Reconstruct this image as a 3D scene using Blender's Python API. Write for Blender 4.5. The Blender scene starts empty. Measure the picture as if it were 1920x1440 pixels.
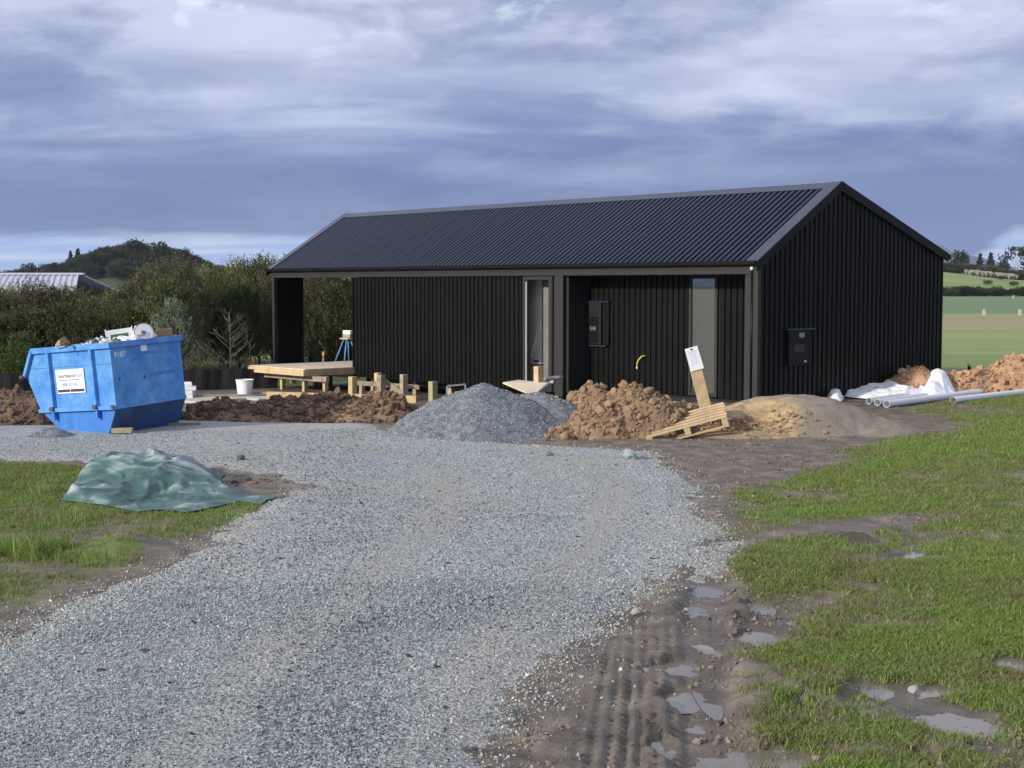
import bpy, math, random
import numpy as np
from mathutils import Vector, Matrix, noise as mnoise
S = bpy.context.scene
COL = S.collection
# ---------------------------------------------------------------- camera, world, sun, exposure
F, HY, CZ = 2700.0, 537.0, 2.2
PIT = math.atan((720-HY)/F); CP, SP = math.cos(PIT), math.sin(PIT)
cam = bpy.data.cameras.new('camera'); cam_o = bpy.data.objects.new('camera', cam); COL.objects.link(cam_o)
cam.sensor_width = 36; cam.lens = 36*F/1920; cam.clip_end = 20000; cam.clip_start = .1
cam_o.location = (0, 0, CZ); cam_o.rotation_euler = (math.pi/2-PIT, 0, 0)
S.camera = cam_o
S.view_settings.view_transform = 'Standard'; S.view_settings.look = 'None'
S.view_settings.gamma = 1; S.view_settings.use_curve_mapping = False
S.view_settings.exposure = .40
SUN_AZ = Vector((-.80, -.55, 0)).normalized(); SUN_EL = math.radians(21)
sl = bpy.data.lights.new('sun', 'SUN'); sl.energy = 3.7; sl.angle = math.radians(2.5); sl.color = (1, .92, .80)
so = bpy.data.objects.new('sun', sl); COL.objects.link(so)
sd = Vector((SUN_AZ.x*math.cos(SUN_EL), SUN_AZ.y*math.cos(SUN_EL), math.sin(SUN_EL)))
so.rotation_euler = sd.to_track_quat('Z', 'Y').to_euler(); so.location = (-30, -20, 30)

def build_world():
    w = bpy.data.worlds.new('World'); S.world = w; w.use_nodes = True
    nt = w.node_tree; nt.nodes.clear(); N = nt.nodes.new; L = nt.links.new
    def math_(op, a, b=None, c=None):
        n = N('ShaderNodeMath'); n.operation = op
        for i, v in enumerate((a, b, c)):
            if v is None: continue
            if isinstance(v, (int, float)): n.inputs[i].default_value = v
            else: L(v, n.inputs[i])
        return n.outputs[0]
    def ramp(fac, stops, mode='LINEAR'):
        r = N('ShaderNodeValToRGB'); r.color_ramp.interpolation = mode; e = r.color_ramp.elements
        while len(e) < len(stops): e.new(.5)
        for k, (p, c) in enumerate(stops):
            e[k].position = p; e[k].color = (*c, 1) if len(c) == 3 else c
        L(fac, r.inputs[0]); return r.outputs[0]
    def mix(f, a, b):
        m = N('ShaderNodeMix'); m.data_type = 'RGBA'
        for s_, v in ((m.inputs[0], f), (m.inputs[6], a), (m.inputs[7], b)):
            if isinstance(v, (int, float)): s_.default_value = v
            elif isinstance(v, tuple): s_.default_value = (*v, 1)
            else: L(v, s_)
        return m.outputs[2]
    tc = N('ShaderNodeTexCoord'); sep = N('ShaderNodeSeparateXYZ'); L(tc.outputs['Generated'], sep.inputs[0])
    x, y, z = sep.outputs
    z = math_('MAXIMUM', z, 0.0)
    comb = N('ShaderNodeCombineXYZ')
    inv = math_('DIVIDE', 1.0, math_('ADD', z, .13))      # cloud deck seen in perspective
    L(math_('MULTIPLY', x, inv), comb.inputs[0]); L(math_('MULTIPLY', y, inv), comb.inputs[1])
    def noise(scale, detail, rough, dist=0., off=0., sx=1., sy=1.):
        n = N('ShaderNodeTexNoise'); n.inputs['Scale'].default_value = scale; n.inputs['Detail'].default_value = detail
        n.inputs['Roughness'].default_value = rough; n.inputs['Distortion'].default_value = dist
        mp = N('ShaderNodeMapping'); mp.inputs['Location'].default_value = (off, off*1.7, 0); mp.inputs['Scale'].default_value = (sx, sy, 1); L(comb.outputs[0], mp.inputs[0])
        L(mp.outputs[0], n.inputs['Vector']); return n.outputs['Fac']
    n1 = noise(.85, 7, .50, .25, 3.1, .8, 1.15)
    n2 = noise(3.2, 7, .58, .2, 7.7, .7, 1.)
    zz = math_('ADD', z, math_('MULTIPLY', math_('SUBTRACT', n1, .5), .17))
    zz = math_('ADD', zz, math_('MULTIPLY', math_('SUBTRACT', n2, .5), .045))
    base = ramp(zz, [(0, (.075, .120, .33)), (.035, (.052, .090, .265)), (.070, (.078, .122, .305)), (.100, (.155, .205, .400)),
                     (.135, (.36, .405, .59)), (.18, (.54, .57, .72)), (.30, (.57, .59, .68)), (1, (.58, .60, .64))])
    sh = noise(1.25, 8, .56, .3, 31.3, .75, 1.2)
    shm = math_('MULTIPLY', ramp(sh, [(.51, (0, 0, 0)), (.66, (1, 1, 1))]), ramp(z, [(.05, (0, 0, 0)), (.13, (.7, .7, .7)), (.19, (1, 1, 1))]))
    base = mix(shm, base, (.60, .63, .80))
    cd = N('ShaderNodeCombineXYZ'); L(x, cd.inputs[0]); L(y, cd.inputs[1]); L(math_('MULTIPLY', z, 2.6), cd.inputs[2])
    def lump(scale, off):
        n = N('ShaderNodeTexNoise'); n.inputs['Scale'].default_value = scale; n.inputs['Detail'].default_value = 9; n.inputs['Roughness'].default_value = .58; n.inputs['Distortion'].default_value = .25
        mp = N('ShaderNodeMapping'); mp.inputs['Location'].default_value = (off, off, off); L(cd.outputs[0], mp.inputs[0]); L(mp.outputs[0], n.inputs['Vector']); return n.outputs['Fac']
    l1 = lump(9., 4.2)
    base = mix(math_('MULTIPLY', ramp(l1, [(.52, (0, 0, 0)), (.68, (1, 1, 1))]), ramp(z, [(.06, (0, 0, 0)), (.15, (.75, .75, .75))])), base, (.66, .69, .84))
    l2 = lump(6.5, 9.1)
    base = mix(math_('MULTIPLY', ramp(l2, [(.49, (0, 0, 0)), (.62, (1, 1, 1))]), .60), base, (.135, .180, .355))
    l3 = lump(11., 17.)
    base = mix(math_('MULTIPLY', ramp(l3, [(.60, (0, 0, 0)), (.70, (1, 1, 1))]), ramp(z, [(.13, (0, 0, 0)), (.19, (.9, .9, .9))])), base, (.80, .86, .98))
    dk = noise(1.0, 6, .52, .2, 21.5, .6, 1.3)
    dkm = math_('MULTIPLY', ramp(dk, [(.46, (0, 0, 0)), (.66, (1, 1, 1))]), .5)
    base = mix(math_('MULTIPLY', dkm, ramp(z, [(.13, (1, 1, 1)), (.4, (.3, .3, .3))])), base, (.10, .145, .31))
    # clear air with pale cloud under the deck of cloud, left and far right
    az = math_('DIVIDE', x, math_('SQRT', math_('ADD', math_('MULTIPLY', x, x), math_('MULTIPLY', y, y))))
    th = ramp(math_('MULTIPLY_ADD', az, .5, .5), [(0, (.030,)*3), (.42, (.036,)*3), (.50, (.030,)*3), (.635, (0., 0., 0.)), (.647, (.012,)*3), (.663, (.038,)*3), (1, (.036,)*3)])
    d = math_('SUBTRACT', math_('ADD', th, math_('MULTIPLY', math_('SUBTRACT', n2, .5), .016)), z)
    clear = ramp(math_('MULTIPLY_ADD', d, 30, .5), [(.42, (0, 0, 0)), (.66, (1, 1, 1))])
    lown = noise(2.6, 5, .55, .3, 5., .5, 1.)
    clearc = mix(ramp(lown, [(.40, (0, 0, 0)), (.62, (1, 1, 1))]), (.27, .40, .70), (.50, .59, .76))
    cloudy = mix(clear, base, clearc)
    sky = N('ShaderNodeTexSky'); sky.sky_type = 'NISHITA'; sky.sun_disc = False; sky.sun_elevation = SUN_EL
    sky.sun_rotation = math.atan2(SUN_AZ.x, SUN_AZ.y)
    b1 = N('ShaderNodeBackground'); b1.inputs[1].default_value = .06; L(sky.outputs[0], b1.inputs[0])
    b2 = N('ShaderNodeBackground'); b2.inputs[1].default_value = 1.03; L(cloudy, b2.inputs[0])
    ms = N('ShaderNodeMixShader'); ms.inputs[0].default_value = .93; L(b1.outputs[0], ms.inputs[1]); L(b2.outputs[0], ms.inputs[2])
    out = N('ShaderNodeOutputWorld'); L(ms.outputs[0], out.inputs[0])
build_world()

# ---------------------------------------------------------------- helpers
def ray(px, py):
    x = (px-960)/F; y = -(py-720)/F
    return (x, CP+y*SP, -SP+y*CP)
def gz(px, py, z=0.):                     # point on level z seen at a photo position
    r = ray(px, py); t = (z-CZ)/r[2]; return (r[0]*t, r[1]*t, z)
def gy(px, py, Y):
    r = ray(px, py); t = Y/r[1]; return (r[0]*t, Y, CZ+r[2]*t)
RNG = np.random.default_rng(7); random.seed(5)
def sm(t): t = np.clip(t, 0, 1); return t*t*(3-2*t)
def _hash(ix, iy, s):
    h = (ix*374761393 + iy*668265263 + s*1442695041) & 0xffffffff
    h = ((h ^ (h >> 13))*1274126177) & 0xffffffff
    return ((h ^ (h >> 16)) & 0xffff)/65535.
def vnoise(x, y, s=0):
    ix = np.floor(x).astype(np.int64); iy = np.floor(y).astype(np.int64)
    fx = sm(x-ix); fy = sm(y-iy)
    a = _hash(ix, iy, s); b = _hash(ix+1, iy, s); c = _hash(ix, iy+1, s); d = _hash(ix+1, iy+1, s)
    return (a*(1-fx)+b*fx)*(1-fy)+(c*(1-fx)+d*fx)*fy
def fbm(x, y, sc, o=4, s=0, g=.5):
    r = 0; a = 1; t = 0
    x = np.asarray(x, float); y = np.asarray(y, float)
    for k in range(o):
        r = r+a*vnoise(x*sc+17.3*k, y*sc-9.1*k, s+k*31); t += a; a *= g; sc *= 2.03
    return r/t-.5                          # -.5 .. .5
def sdist(x, y, poly):                     # signed distance to a polygon, positive inside
    x = np.asarray(x, float); y = np.asarray(y, float)
    d = np.full(x.shape, 1e9); ins = np.zeros(x.shape, bool)
    n = len(poly)
    for i in range(n):
        x1, y1 = poly[i][:2]; x2, y2 = poly[(i+1) % n][:2]
        ex, ey = x2-x1, y2-y1; L2 = ex*ex+ey*ey+1e-12
        t = np.clip(((x-x1)*ex+(y-y1)*ey)/L2, 0, 1)
        d = np.minimum(d, np.hypot(x-x1-t*ex, y-y1-t*ey))
        cr = ((y1 > y) != (y2 > y)) & (x < (x2-x1)*(y-y1)/(y2-y1+1e-12)+x1)
        ins ^= cr
    return np.where(ins, d, -d)
def pdist(x, y, pl):                       # distance to a polyline and position along it
    d = np.full(x.shape, 1e9); sg = np.zeros(x.shape); al = np.zeros(x.shape); acc = 0
    for i in range(len(pl)-1):
        x1, y1 = pl[i][:2]; x2, y2 = pl[i+1][:2]; ex, ey = x2-x1, y2-y1; Ln = math.hypot(ex, ey)
        t = np.clip(((x-x1)*ex+(y-y1)*ey)/(Ln*Ln), 0, 1)
        dd = np.hypot(x-x1-t*ex, y-y1-t*ey); m = dd < d
        d = np.where(m, dd, d); al = np.where(m, acc+t*Ln, al)
        sg = np.where(m, np.sign(ex*(y-y1)-ey*(x-x1)), sg); acc += Ln
    return d, sg, al

def tag(o, label=None, cat=None, group=None, kind=None):
    if label: o['label'] = label
    if cat: o['category'] = cat
    if group: o['group'] = group
    if kind: o['kind'] = kind
    return o
def empty(name, loc=(0, 0, 0), rz=0., label=None, cat=None, group=None):
    o = bpy.data.objects.new(name, None); COL.objects.link(o); o.location = loc; o.rotation_euler = (0, 0, rz)
    o.empty_display_size = .2
    return tag(o, label, cat, group)
def mesh_np(name, V, Fc, mats, smooth=False):
    me = bpy.data.meshes.new(name)
    if isinstance(Fc, np.ndarray):
        k = Fc.shape[1]; nf = len(Fc)
        me.vertices.add(len(V)); me.vertices.foreach_set('co', np.asarray(V, np.float32).ravel())
        me.loops.add(nf*k); me.loops.foreach_set('vertex_index', Fc.astype(np.int32).ravel())
        me.polygons.add(nf); me.polygons.foreach_set('loop_start', np.arange(0, nf*k, k, dtype=np.int32))
        try: me.polygons.foreach_set('loop_total', np.full(nf, k, np.int32))
        except Exception: pass
        me.update(calc_edges=True); me.validate()
    else:
        me.from_pydata([tuple(v) for v in V], [], [tuple(f) for f in Fc]); me.update()
    for m in (mats if isinstance(mats, (list, tuple)) else [mats]): me.materials.append(m)
    if smooth: me.polygons.foreach_set('use_smooth', np.ones(len(me.polygons), bool))
    return me
def obj(name, me, parent=None, loc=None, rot=None, scale=None):
    o = bpy.data.objects.new(name, me); COL.objects.link(o)
    if parent: o.parent = parent
    if loc is not None: o.location = loc
    if rot is not None: o.rotation_euler = rot
    if scale is not None: o.scale = scale if hasattr(scale, '__len__') else (scale,)*3
    return o
class MB:
    def __init__(s): s.v = []; s.f = []
    def box(s, a, b, mat=None):
        x0, y0, z0 = a; x1, y1, z1 = b; n = len(s.v)
        P = [Vector(p) for p in ((x0, y0, z0), (x1, y0, z0), (x1, y1, z0), (x0, y1, z0), (x0, y0, z1), (x1, y0, z1), (x1, y1, z1), (x0, y1, z1))]
        if mat is not None: P = [mat @ p for p in P]
        s.v += [tuple(p) for p in P]
        s.f += [tuple(n+i for i in q) for q in ((0, 3, 2, 1), (4, 5, 6, 7), (0, 1, 5, 4), (1, 2, 6, 5), (2, 3, 7, 6), (3, 0, 4, 7))]
        return s
    def beam(s, p, q, w, h, up=(0, 0, 1)):    # rectangular bar from p to q
        p = Vector(p); q = Vector(q); d = (q-p); L = d.length; d.normalize()
        sd_ = d.cross(Vector(up)); sd_ = sd_.normalized() if sd_.length > 1e-6 else Vector((1, 0, 0)); u = sd_.cross(d)
        M = Matrix((( d.x, sd_.x, u.x, p.x), (d.y, sd_.y, u.y, p.y), (d.z, sd_.z, u.z, p.z), (0, 0, 0, 1)))
        return s.box((0, -w/2, -h/2), (L, w/2, h/2), M)
    def tube(s, pts, r, n=12, caps=True, r2=None):
        pts = [Vector(p) for p in pts]; base = len(s.v); ref = None
        for i, p in enumerate(pts):
            d = (pts[min(i+1, len(pts)-1)]-pts[max(i-1, 0)]).normalized()
            if ref is None: ref = d.orthogonal().normalized()
            a = (ref-d*ref.dot(d)).normalized(); b = d.cross(a); ref = a
            rr = r if r2 is None else r+(r2-r)*i/(len(pts)-1)
            for k in range(n):
                t = 2*math.pi*k/n; s.v.append(tuple(p+a*math.cos(t)*rr+b*math.sin(t)*rr))
        for i in range(len(pts)-1):
            for k in range(n):
                s.f.append((base+i*n+k, base+i*n+(k+1) % n, base+(i+1)*n+(k+1) % n, base+(i+1)*n+k))
        if caps:
            s.f.append(tuple(base+k for k in range(n))[::-1]); s.f.append(tuple(base+(len(pts)-1)*n+k for k in range(n)))
        return s
    def poly(s, pts):
        n = len(s.v); s.v += [tuple(p) for p in pts]; s.f.append(tuple(range(n, n+len(pts)))); return s
    def prism(s, prof, off):                 # closed profile (list of 3d pts) extruded by off
        n = len(s.v); k = len(prof); off = Vector(off)
        s.v += [tuple(p) for p in prof]+[tuple(Vector(p)+off) for p in prof]
        s.f.append(tuple(range(n, n+k))[::-1]); s.f.append(tuple(range(n+k, n+2*k)))
        for i in range(k): j = (i+1) % k; s.f.append((n+i, n+j, n+k+j, n+k+i))
        return s
    def me(s, name, m, smooth=False, bevel=0.):
        me = mesh_np(name, s.v, s.f, m, smooth)
        if bevel:
            import bmesh
            bm = bmesh.new(); bm.from_mesh(me)
            bmesh.ops.recalc_face_normals(bm, faces=bm.faces)
            bmesh.ops.bevel(bm, geom=list(bm.edges), offset=bevel, segments=1, affect='EDGES', clamp_overlap=True)
            bm.to_mesh(me); bm.free()
        return me
    def build(s, name, m, parent=None, smooth=False, bevel=0.): return obj(name, s.me(name, m, smooth, bevel), parent)

# ---------------------------------------------------------------- materials
MATS = {}
def mat(name, color, rough=.7, var=.15, vscale=6., bump=0., bscale=40., metallic=0., col2=None, c2scale=3., c2lo=.45, c2hi=.6,
        rnd=0., spec=.5, stretch=None, coat=0., alpha=None, tint=None, transl=0.):
    m = bpy.data.materials.new(name); m.use_nodes = True; nt = m.node_tree; N = nt.nodes.new; L = nt.links.new
    b = nt.nodes['Principled BSDF']; b.inputs['Roughness'].default_value = rough; b.inputs['Metallic'].default_value = metallic
    b.inputs['Specular IOR Level'].default_value = spec; b.inputs['Coat Weight'].default_value = coat
    tc = N('ShaderNodeTexCoord'); vec = tc.outputs['Object']
    if stretch:
        mp = N('ShaderNodeMapping'); mp.inputs['Scale'].default_value = stretch; L(vec, mp.inputs[0]); vec = mp.outputs[0]
    def nz(sc, det=6, r=.6):
        n = N('ShaderNodeTexNoise'); n.inputs['Scale'].default_value = sc; n.inputs['Detail'].default_value = det; n.inputs['Roughness'].default_value = r
        L(vec, n.inputs['Vector']); return n.outputs['Fac']
    c = None
    if col2:
        r = N('ShaderNodeValToRGB'); r.color_ramp.elements[0].position = c2lo; r.color_ramp.elements[1].position = c2hi
        r.color_ramp.elements[0].color = (*color, 1); r.color_ramp.elements[1].color = (*col2, 1); L(nz(c2scale, 8, .65), r.inputs[0]); c = r.outputs[0]
    else:
        rgb = N('ShaderNodeRGB'); rgb.outputs[0].default_value = (*color, 1); c = rgb.outputs[0]
    hv = N('ShaderNodeHueSaturation'); L(c, hv.inputs['Color'])
    mr = N('ShaderNodeMapRange'); mr.inputs[1].default_value = .3; mr.inputs[2].default_value = .7
    mr.inputs[3].default_value = 1-var; mr.inputs[4].default_value = 1+var; L(nz(vscale), mr.inputs[0])
    val = mr.outputs[0]
    if rnd:
        oi = N('ShaderNodeObjectInfo'); m2 = N('ShaderNodeMapRange'); m2.inputs[3].default_value = 1-rnd; m2.inputs[4].default_value = 1+rnd
        L(oi.outputs['Random'], m2.inputs[0]); mu = N('ShaderNodeMath'); mu.operation = 'MULTIPLY'; L(val, mu.inputs[0]); L(m2.outputs[0], mu.inputs[1]); val = mu.outputs[0]
    if tint:                                  # per-face attribute (clump to clump variety)
        at = N('ShaderNodeAttribute'); at.attribute_name = tint; mu = N('ShaderNodeMath'); mu.operation = 'MULTIPLY'
        L(val, mu.inputs[0]); L(at.outputs['Fac'], mu.inputs[1]); val = mu.outputs[0]
    L(val, hv.inputs['Value']); L(hv.outputs[0], b.inputs['Base Color'])
    if bump:
        bp = N('ShaderNodeBump'); bp.inputs['Strength'].default_value = min(1, bump); bp.inputs['Distance'].default_value = .02*max(1, bump)
        L(nz(bscale, 8, .65), bp.inputs['Height']); L(bp.outputs[0], b.inputs['Normal'])
    if transl:
        tr = N('ShaderNodeBsdfTranslucent'); L(hv.outputs[0], tr.inputs[0]); mx = N('ShaderNodeMixShader'); mx.inputs[0].default_value = transl
        L(b.outputs[0], mx.inputs[1]); L(tr.outputs[0], mx.inputs[2]); L(mx.outputs[0], nt.nodes['Material Output'].inputs[0])
    MATS[name] = m; return m
M_CLAD = mat('black_steel', (.0048, .0050, .0054), .42, .12, 2., spec=.17, col2=(.0075, .0072, .007), c2scale=.8, c2lo=.45, c2hi=.7)
M_ROOF = mat('roof_steel', (.003, .008, .027), .34, .14, 1.5, spec=.25)
M_FLASH = mat('flashing_steel', (.028, .038, .072), .28, .12, 2., spec=.9, metallic=.3)
M_TRIM = mat('charcoal_timber', (.013, .013, .0135), .6, .15, 3., bump=.2, stretch=(1, 1, 8))
M_DARK = mat('dark_void', (.012, .012, .013), .8, .1)
M_GLASSD = mat('dark_box', (.014, .016, .02), .35, .1)
M_PINE = mat('pine', (.48, .355, .21), .7, .16, 5., bump=.25, bscale=14, rnd=.12, col2=(.36, .25, .14), c2scale=4, c2lo=.5, c2hi=.75)
M_PINEW = mat('weathered_timber', (.33, .27, .19), .8, .2, 6., bump=.3, bscale=20, rnd=.2, col2=(.22, .19, .145), c2scale=5)
M_PLY = mat('plywood', (.60, .50, .40), .7, .12, 3., rnd=.1)
M_WHITE = mat('white_plastic', (.78, .78, .80), .45, .05, 4.)
M_PIPE = mat('pipe_plastic', (.70, .73, .78), .35, .05, 2.)
M_BAG = mat('white_sheeting', (.78, .79, .82), .5, .06, 5., bump=.4, bscale=9)
M_PAPER = mat('paper', (.78, .79, .84), .6, .03)
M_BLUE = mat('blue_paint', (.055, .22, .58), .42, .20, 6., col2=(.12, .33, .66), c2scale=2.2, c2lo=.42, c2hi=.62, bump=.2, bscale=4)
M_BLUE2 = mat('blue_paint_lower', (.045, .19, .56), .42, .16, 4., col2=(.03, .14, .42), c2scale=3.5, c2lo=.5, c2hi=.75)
M_RUST = mat('rusty_steel', (.10, .075, .07), .8, .3, 20.)
M_CONC = mat('concrete', (.42, .40, .37), .85, .12, 4., bump=.2)
M_TXTG = mat('grey_print', (.13, .14, .16), .6, .05)
M_TXTB = mat('pale_blue_print', (.38, .44, .66), .6, .05)
M_TXTK = mat('dark_print', (.04, .03, .05), .6, .05)
M_TXTW = mat('white_print', (.70, .74, .78), .6, .05)
M_CARD = mat('cardboard', (.34, .23, .14), .85, .1)
M_LINER = mat('pale_lining', (.72, .70, .65), .8, .08, 3.)
M_FENCE = mat('black_mesh_cloth', (.012, .012, .013), .85, .2, 12.)
M_GALV = mat('galvanised_steel', (.45, .46, .48), .45, .15, 8., metallic=.6)
M_SHEDROOF = mat('pale_roof_steel', (.46, .48, .56), .4, .08, .5)
M_SHEDWALL = mat('pale_wall', (.35, .36, .38), .7, .1)
M_STONE = mat('crushed_stone', (.235, .282, .300), .8, .2, 30., rnd=.5)
M_STONEW = mat('pale_stone', (.42, .41, .39), .8, .2, 30., rnd=.35)
M_STONED = mat('dark_stone', (.09, .105, .125), .75, .2, 30., rnd=.35)
M_BLUEGREY = mat('blue_grey_stone', (.115, .135, .165), .85, .25, 14., bump=1., bscale=38, col2=(.20, .22, .245), c2scale=9)
M_CLAY = mat('orange_clay', (.31, .205, .122), .9, .28, 7., bump=.9, bscale=16, rnd=.22, col2=(.27, .185, .115), c2scale=3)
M_CLAYR = mat('bright_clay', (.50, .315, .185), .9, .22, 7., bump=.9, bscale=16, rnd=.2, col2=(.42, .235, .13), c2scale=3)
M_SOIL = mat('brown_soil', (.135, .088, .058), .92, .35, 8., bump=.9, bscale=16, rnd=.3, col2=(.21, .135, .085), c2scale=3.5)
M_SAND = mat('sand', (.24, .195, .145), .95, .2, 6., bump=.8, bscale=30, col2=(.46, .33, .175), c2scale=1.3, c2lo=.52, c2hi=.62)
M_GREYSOIL = mat('grey_sand', (.215, .185, .15), .95, .2, 5., bump=.7, bscale=30, rnd=.1)
M_YELSAND = mat('yellow_sand', (.38, .28, .155), .95, .2, 5., bump=.8, bscale=26, rnd=.15, col2=(.34, .22, .11), c2scale=4)
M_BARK = mat('bark', (.12, .095, .075), .9, .3, 8.)
M_BARKP = mat('pale_bark', (.55, .52, .48), .8, .2, 8.)

# ---------------------------------------------------------------- ground
def P(*pts): return [gz(a, b)[:2] for a, b in pts]
GRAVEL = P((-260, 1290), (0, 1200), (100, 1150), (230, 1092), (350, 1035), (440, 990), (510, 950), (570, 915), (540, 893), (430, 882), (330, 874), (150, 868), (0, 866), (-500, 866),
           (-600, 800), (40, 800), (330, 792), (700, 796), (760, 820), (1010, 832), (1220, 846), (1290, 895), (1325, 940), (1345, 1000), (1330, 1055),
           (1290, 1085), (1210, 1115), (1150, 1165), (1070, 1210), (1000, 1268), (1000, 1310), (950, 1350), (905, 1440), (880, 1600), (800, 2500), (-2600, 2500), (-1200, 1700))
GRASSR = P((1340, 1600), (1345, 1440), (1352, 1280), (1392, 1180), (1375, 1090), (1400, 1040), (1335, 965), (1375, 925), (1520, 880), (1600, 838), (1780, 805), (1700, 772), (1740, 757),
           (1930, 738), (3000, 738), (5200, 1600), (4200, 2600), (1800, 2600))
GRASSL = P((-1200, 869), (0, 871), (150, 871), (300, 876), (400, 885), (420, 925), (520, 940), (455, 985), (380, 1010), (300, 1050), (180, 1105), (60, 1150), (0, 1185), (-260, 1275), (-1500, 1800))
def path(*pts): return [gz(a, b)[:2] for a, b in pts]
RUT1 = path((1335, 1700), (1335, 1440), (1326, 1330), (1320, 1240), (1320, 1150), (1330, 1085), (1345, 1035), (1420, 1008), (1600, 990), (1760, 968))
TREADS = [path((1215, 1500), (1218, 1300), (1222, 1160)), path((1140, 1520), (1165, 1300), (1180, 1200))]
RUT4 = path((1400, 1200), (1500, 1130), (1620, 1060), (1730, 1010))
RUT5 = path((1400, 1262), (1530, 1290), (1680, 1300), (1800, 1350), (1960, 1450))
RUT6 = path((1330, 905), (1480, 880), (1640, 850))
PUD = [(1322, 1162, 34, 26), (1322, 1222, 26, 22), (1316, 1345, 24, 40), (1320, 1285, 16, 34), (1236, 1380, 12, 34), (1262, 1246, 38, 14), (1278, 1302, 30, 15), (1450, 1172, 60, 16), (1418, 1135, 24, 10), (1425, 1192, 40, 11), (1612, 1006, 38, 15),
       (1704, 1000, 22, 10), (1704, 1042, 36, 9), (1628, 1096, 34, 9), (1890, 1242, 56, 18), (1715, 1296, 70, 18), (1800, 1362, 70, 22), (1425, 1425, 95, 26), (1620, 1292, 36, 12), (1320, 1105, 28, 9), (1735, 1415, 34, 14), (1245, 1390, 22, 14), (1500, 1320, 26, 9)]
PUDW = []
for (a, b, rx, ry) in PUD:
    c = gz(a, b); e = gz(a+rx, b); f1 = gz(a, b-ry); f2 = gz(a, b+ry)
    PUDW.append((c[0], c[1], abs(e[0]-c[0]), abs(f1[1]-f2[1])/2))
def base_h(x, y):
    z = -.42*sm((y-25.2)/4)*sm((4.2-x)/5)*(1-sm((y-60)/60))
    z = z+.035*fbm(x, y, .35, 2, 3)*2*(1-sm((y-30)/20))
    # right-hand hill far behind the hedge
    az = x/np.maximum(y, 1)
    z = z+sm((y-330)/95)*(5.4+2.0*np.sin(az*26+1.2)+1.2*fbm(x, y, .02, 3, 9))*sm((az-.02)/.15)
    z = z+(sm((y-700)/3000)*-30)
    return z
def masks(x, y):
    jag = fbm(x, y, 1.1, 5, 11)
    g = sdist(x, y, GRAVEL)+jag*.55
    gr = np.maximum(sdist(x, y, GRASSR), sdist(x, y, GRASSL))+jag*.5
    far = y > 38+6*fbm(x, y, .1, 2, 5)
    grass = sm((gr+.05)/.35)
    for pl, w, k in ((RUT4, .22, .75), (RUT5, .30, .9), (RUT6, .35, .5), (RUT1, .30, 1.)):
        d, _, _ = pdist(x, y, pl); grass = grass*(1-k*sm(1.3-(d+jag*.35)/w))
    grass = grass*(1-.85*sm((fbm(x, y, .6, 4, 47)-.10)/.08)*np.where(x < 0, sm((14.5-y)/1.5)*.8, 1.))*(1-.75*sm((fbm(x*.45+y*.1, y, 1.9, 4, 49)-.09)/.07)*sm((14-y)/3+.6))
    # worn ground right of the sand mound
    grass = np.where(far, 1., grass)
    return g, grass, jag
def height(x, y, fine=True):
    z = base_h(x, y); g, grass, jag = masks(x, y)
    near = 1-sm((y-28)/8)
    mud = (1-grass)*near
    if fine:
        tm = np.zeros_like(z)
        for T in TREADS: tm = np.maximum(tm, np.exp(-(pdist(x, y, T)[0]/.24)**6)*(1-sm((y-11)/1.5)))
        z = z+near*(.012*fbm(x, y, 3., 4, 21)+mud*(1-.8*tm)*(.055*fbm(x, y, 4., 6, 25, .62)+.03*np.clip(fbm(x, y, 9., 4, 29, .6)-.05, 0, 1)))
        d, s, al = pdist(x, y, RUT1)
        fade = np.clip(1-al/9., .25, 1)
        z = z-.055*fade*np.exp(-(d/.13)**4)+.05*fade*np.exp(-((d-.24)/.09)**2)*(1+1.4*fbm(x, y, 4, 3, 33))
        for T in TREADS:
            d, s, al = pdist(x, y, T); m = np.exp(-(d/.20)**8)*(1-sm((y-10.5)/1.5))
            tr = np.cos(d*2*math.pi/.075)+.7*np.sign(np.sin((al+d*.8)*2*math.pi/.09))*(np.cos(d*2*math.pi/.15) > 0)
            z = z+m*sm((fbm(x, y, 1.7, 4, 58)+.28)/.3)*(-.006+.008*tr*(1+fbm(x, y, 6, 2, 8)))
        d, s, al = pdist(x, y, RUT4); z = z-.025*np.exp(-(d/.16)**2)
        d, s, al = pdist(x, y, RUT5); z = z-.02*np.exp(-(d/.2)**2)
        # rough tuft bank at the left and torn clods in the right-hand grass
        z = z+.12*np.exp(-((x+3.25)**2+(y-11.9)**2)/.10)
        for (a, b, h, r) in ((1440, 1270, .07, .17), (1525, 1300, .09, .2), (1560, 1310, .05, .2), (1850, 1440, .05, .3), (1400, 915, .06, .25), (1840, 858, .05, .3)):
            c = gz(a, b); z = z+h*np.exp(-((x-c[0])**2+(y-c[1])**2)/r**2)*(1+1.5*fbm(x, y, 6, 3, 2))
    wet = np.zeros_like(z)
    if fine: wet = np.maximum(wet, .45*tm)
    else: tm = wet
    n = fbm(x, y, 4.5, 5, 71, .6)
    zb = base_h(x, y)
    for (cx, cy, rx, ry) in PUDW:
        r = np.sqrt(((x-cx)/rx)**2+((y-cy)/ry)**2)+n*2.2
        k = sm((1.30-r)/.45); z = z*(1-k)+(zb-.034)*k+k*.035*fbm(x, y, 9, 4, 5)
        z = np.where((r > 1.25) & (r < 2.8), np.maximum(z, zb-.0165), z)
        wet = np.maximum(wet, sm((2.3-r)/1.2))
    return z, g, grass, wet
def polar_rows():
    r = [.0, 1., 2., 3., 4., 5.]
    while r[-1] < 12.5: r.append(r[-1]*1.0021)
    while r[-1] < 36: r.append(r[-1]*1.0045)
    while r[-1] < 9000: r.append(r[-1]*1.03)
    return np.array(r)
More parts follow.
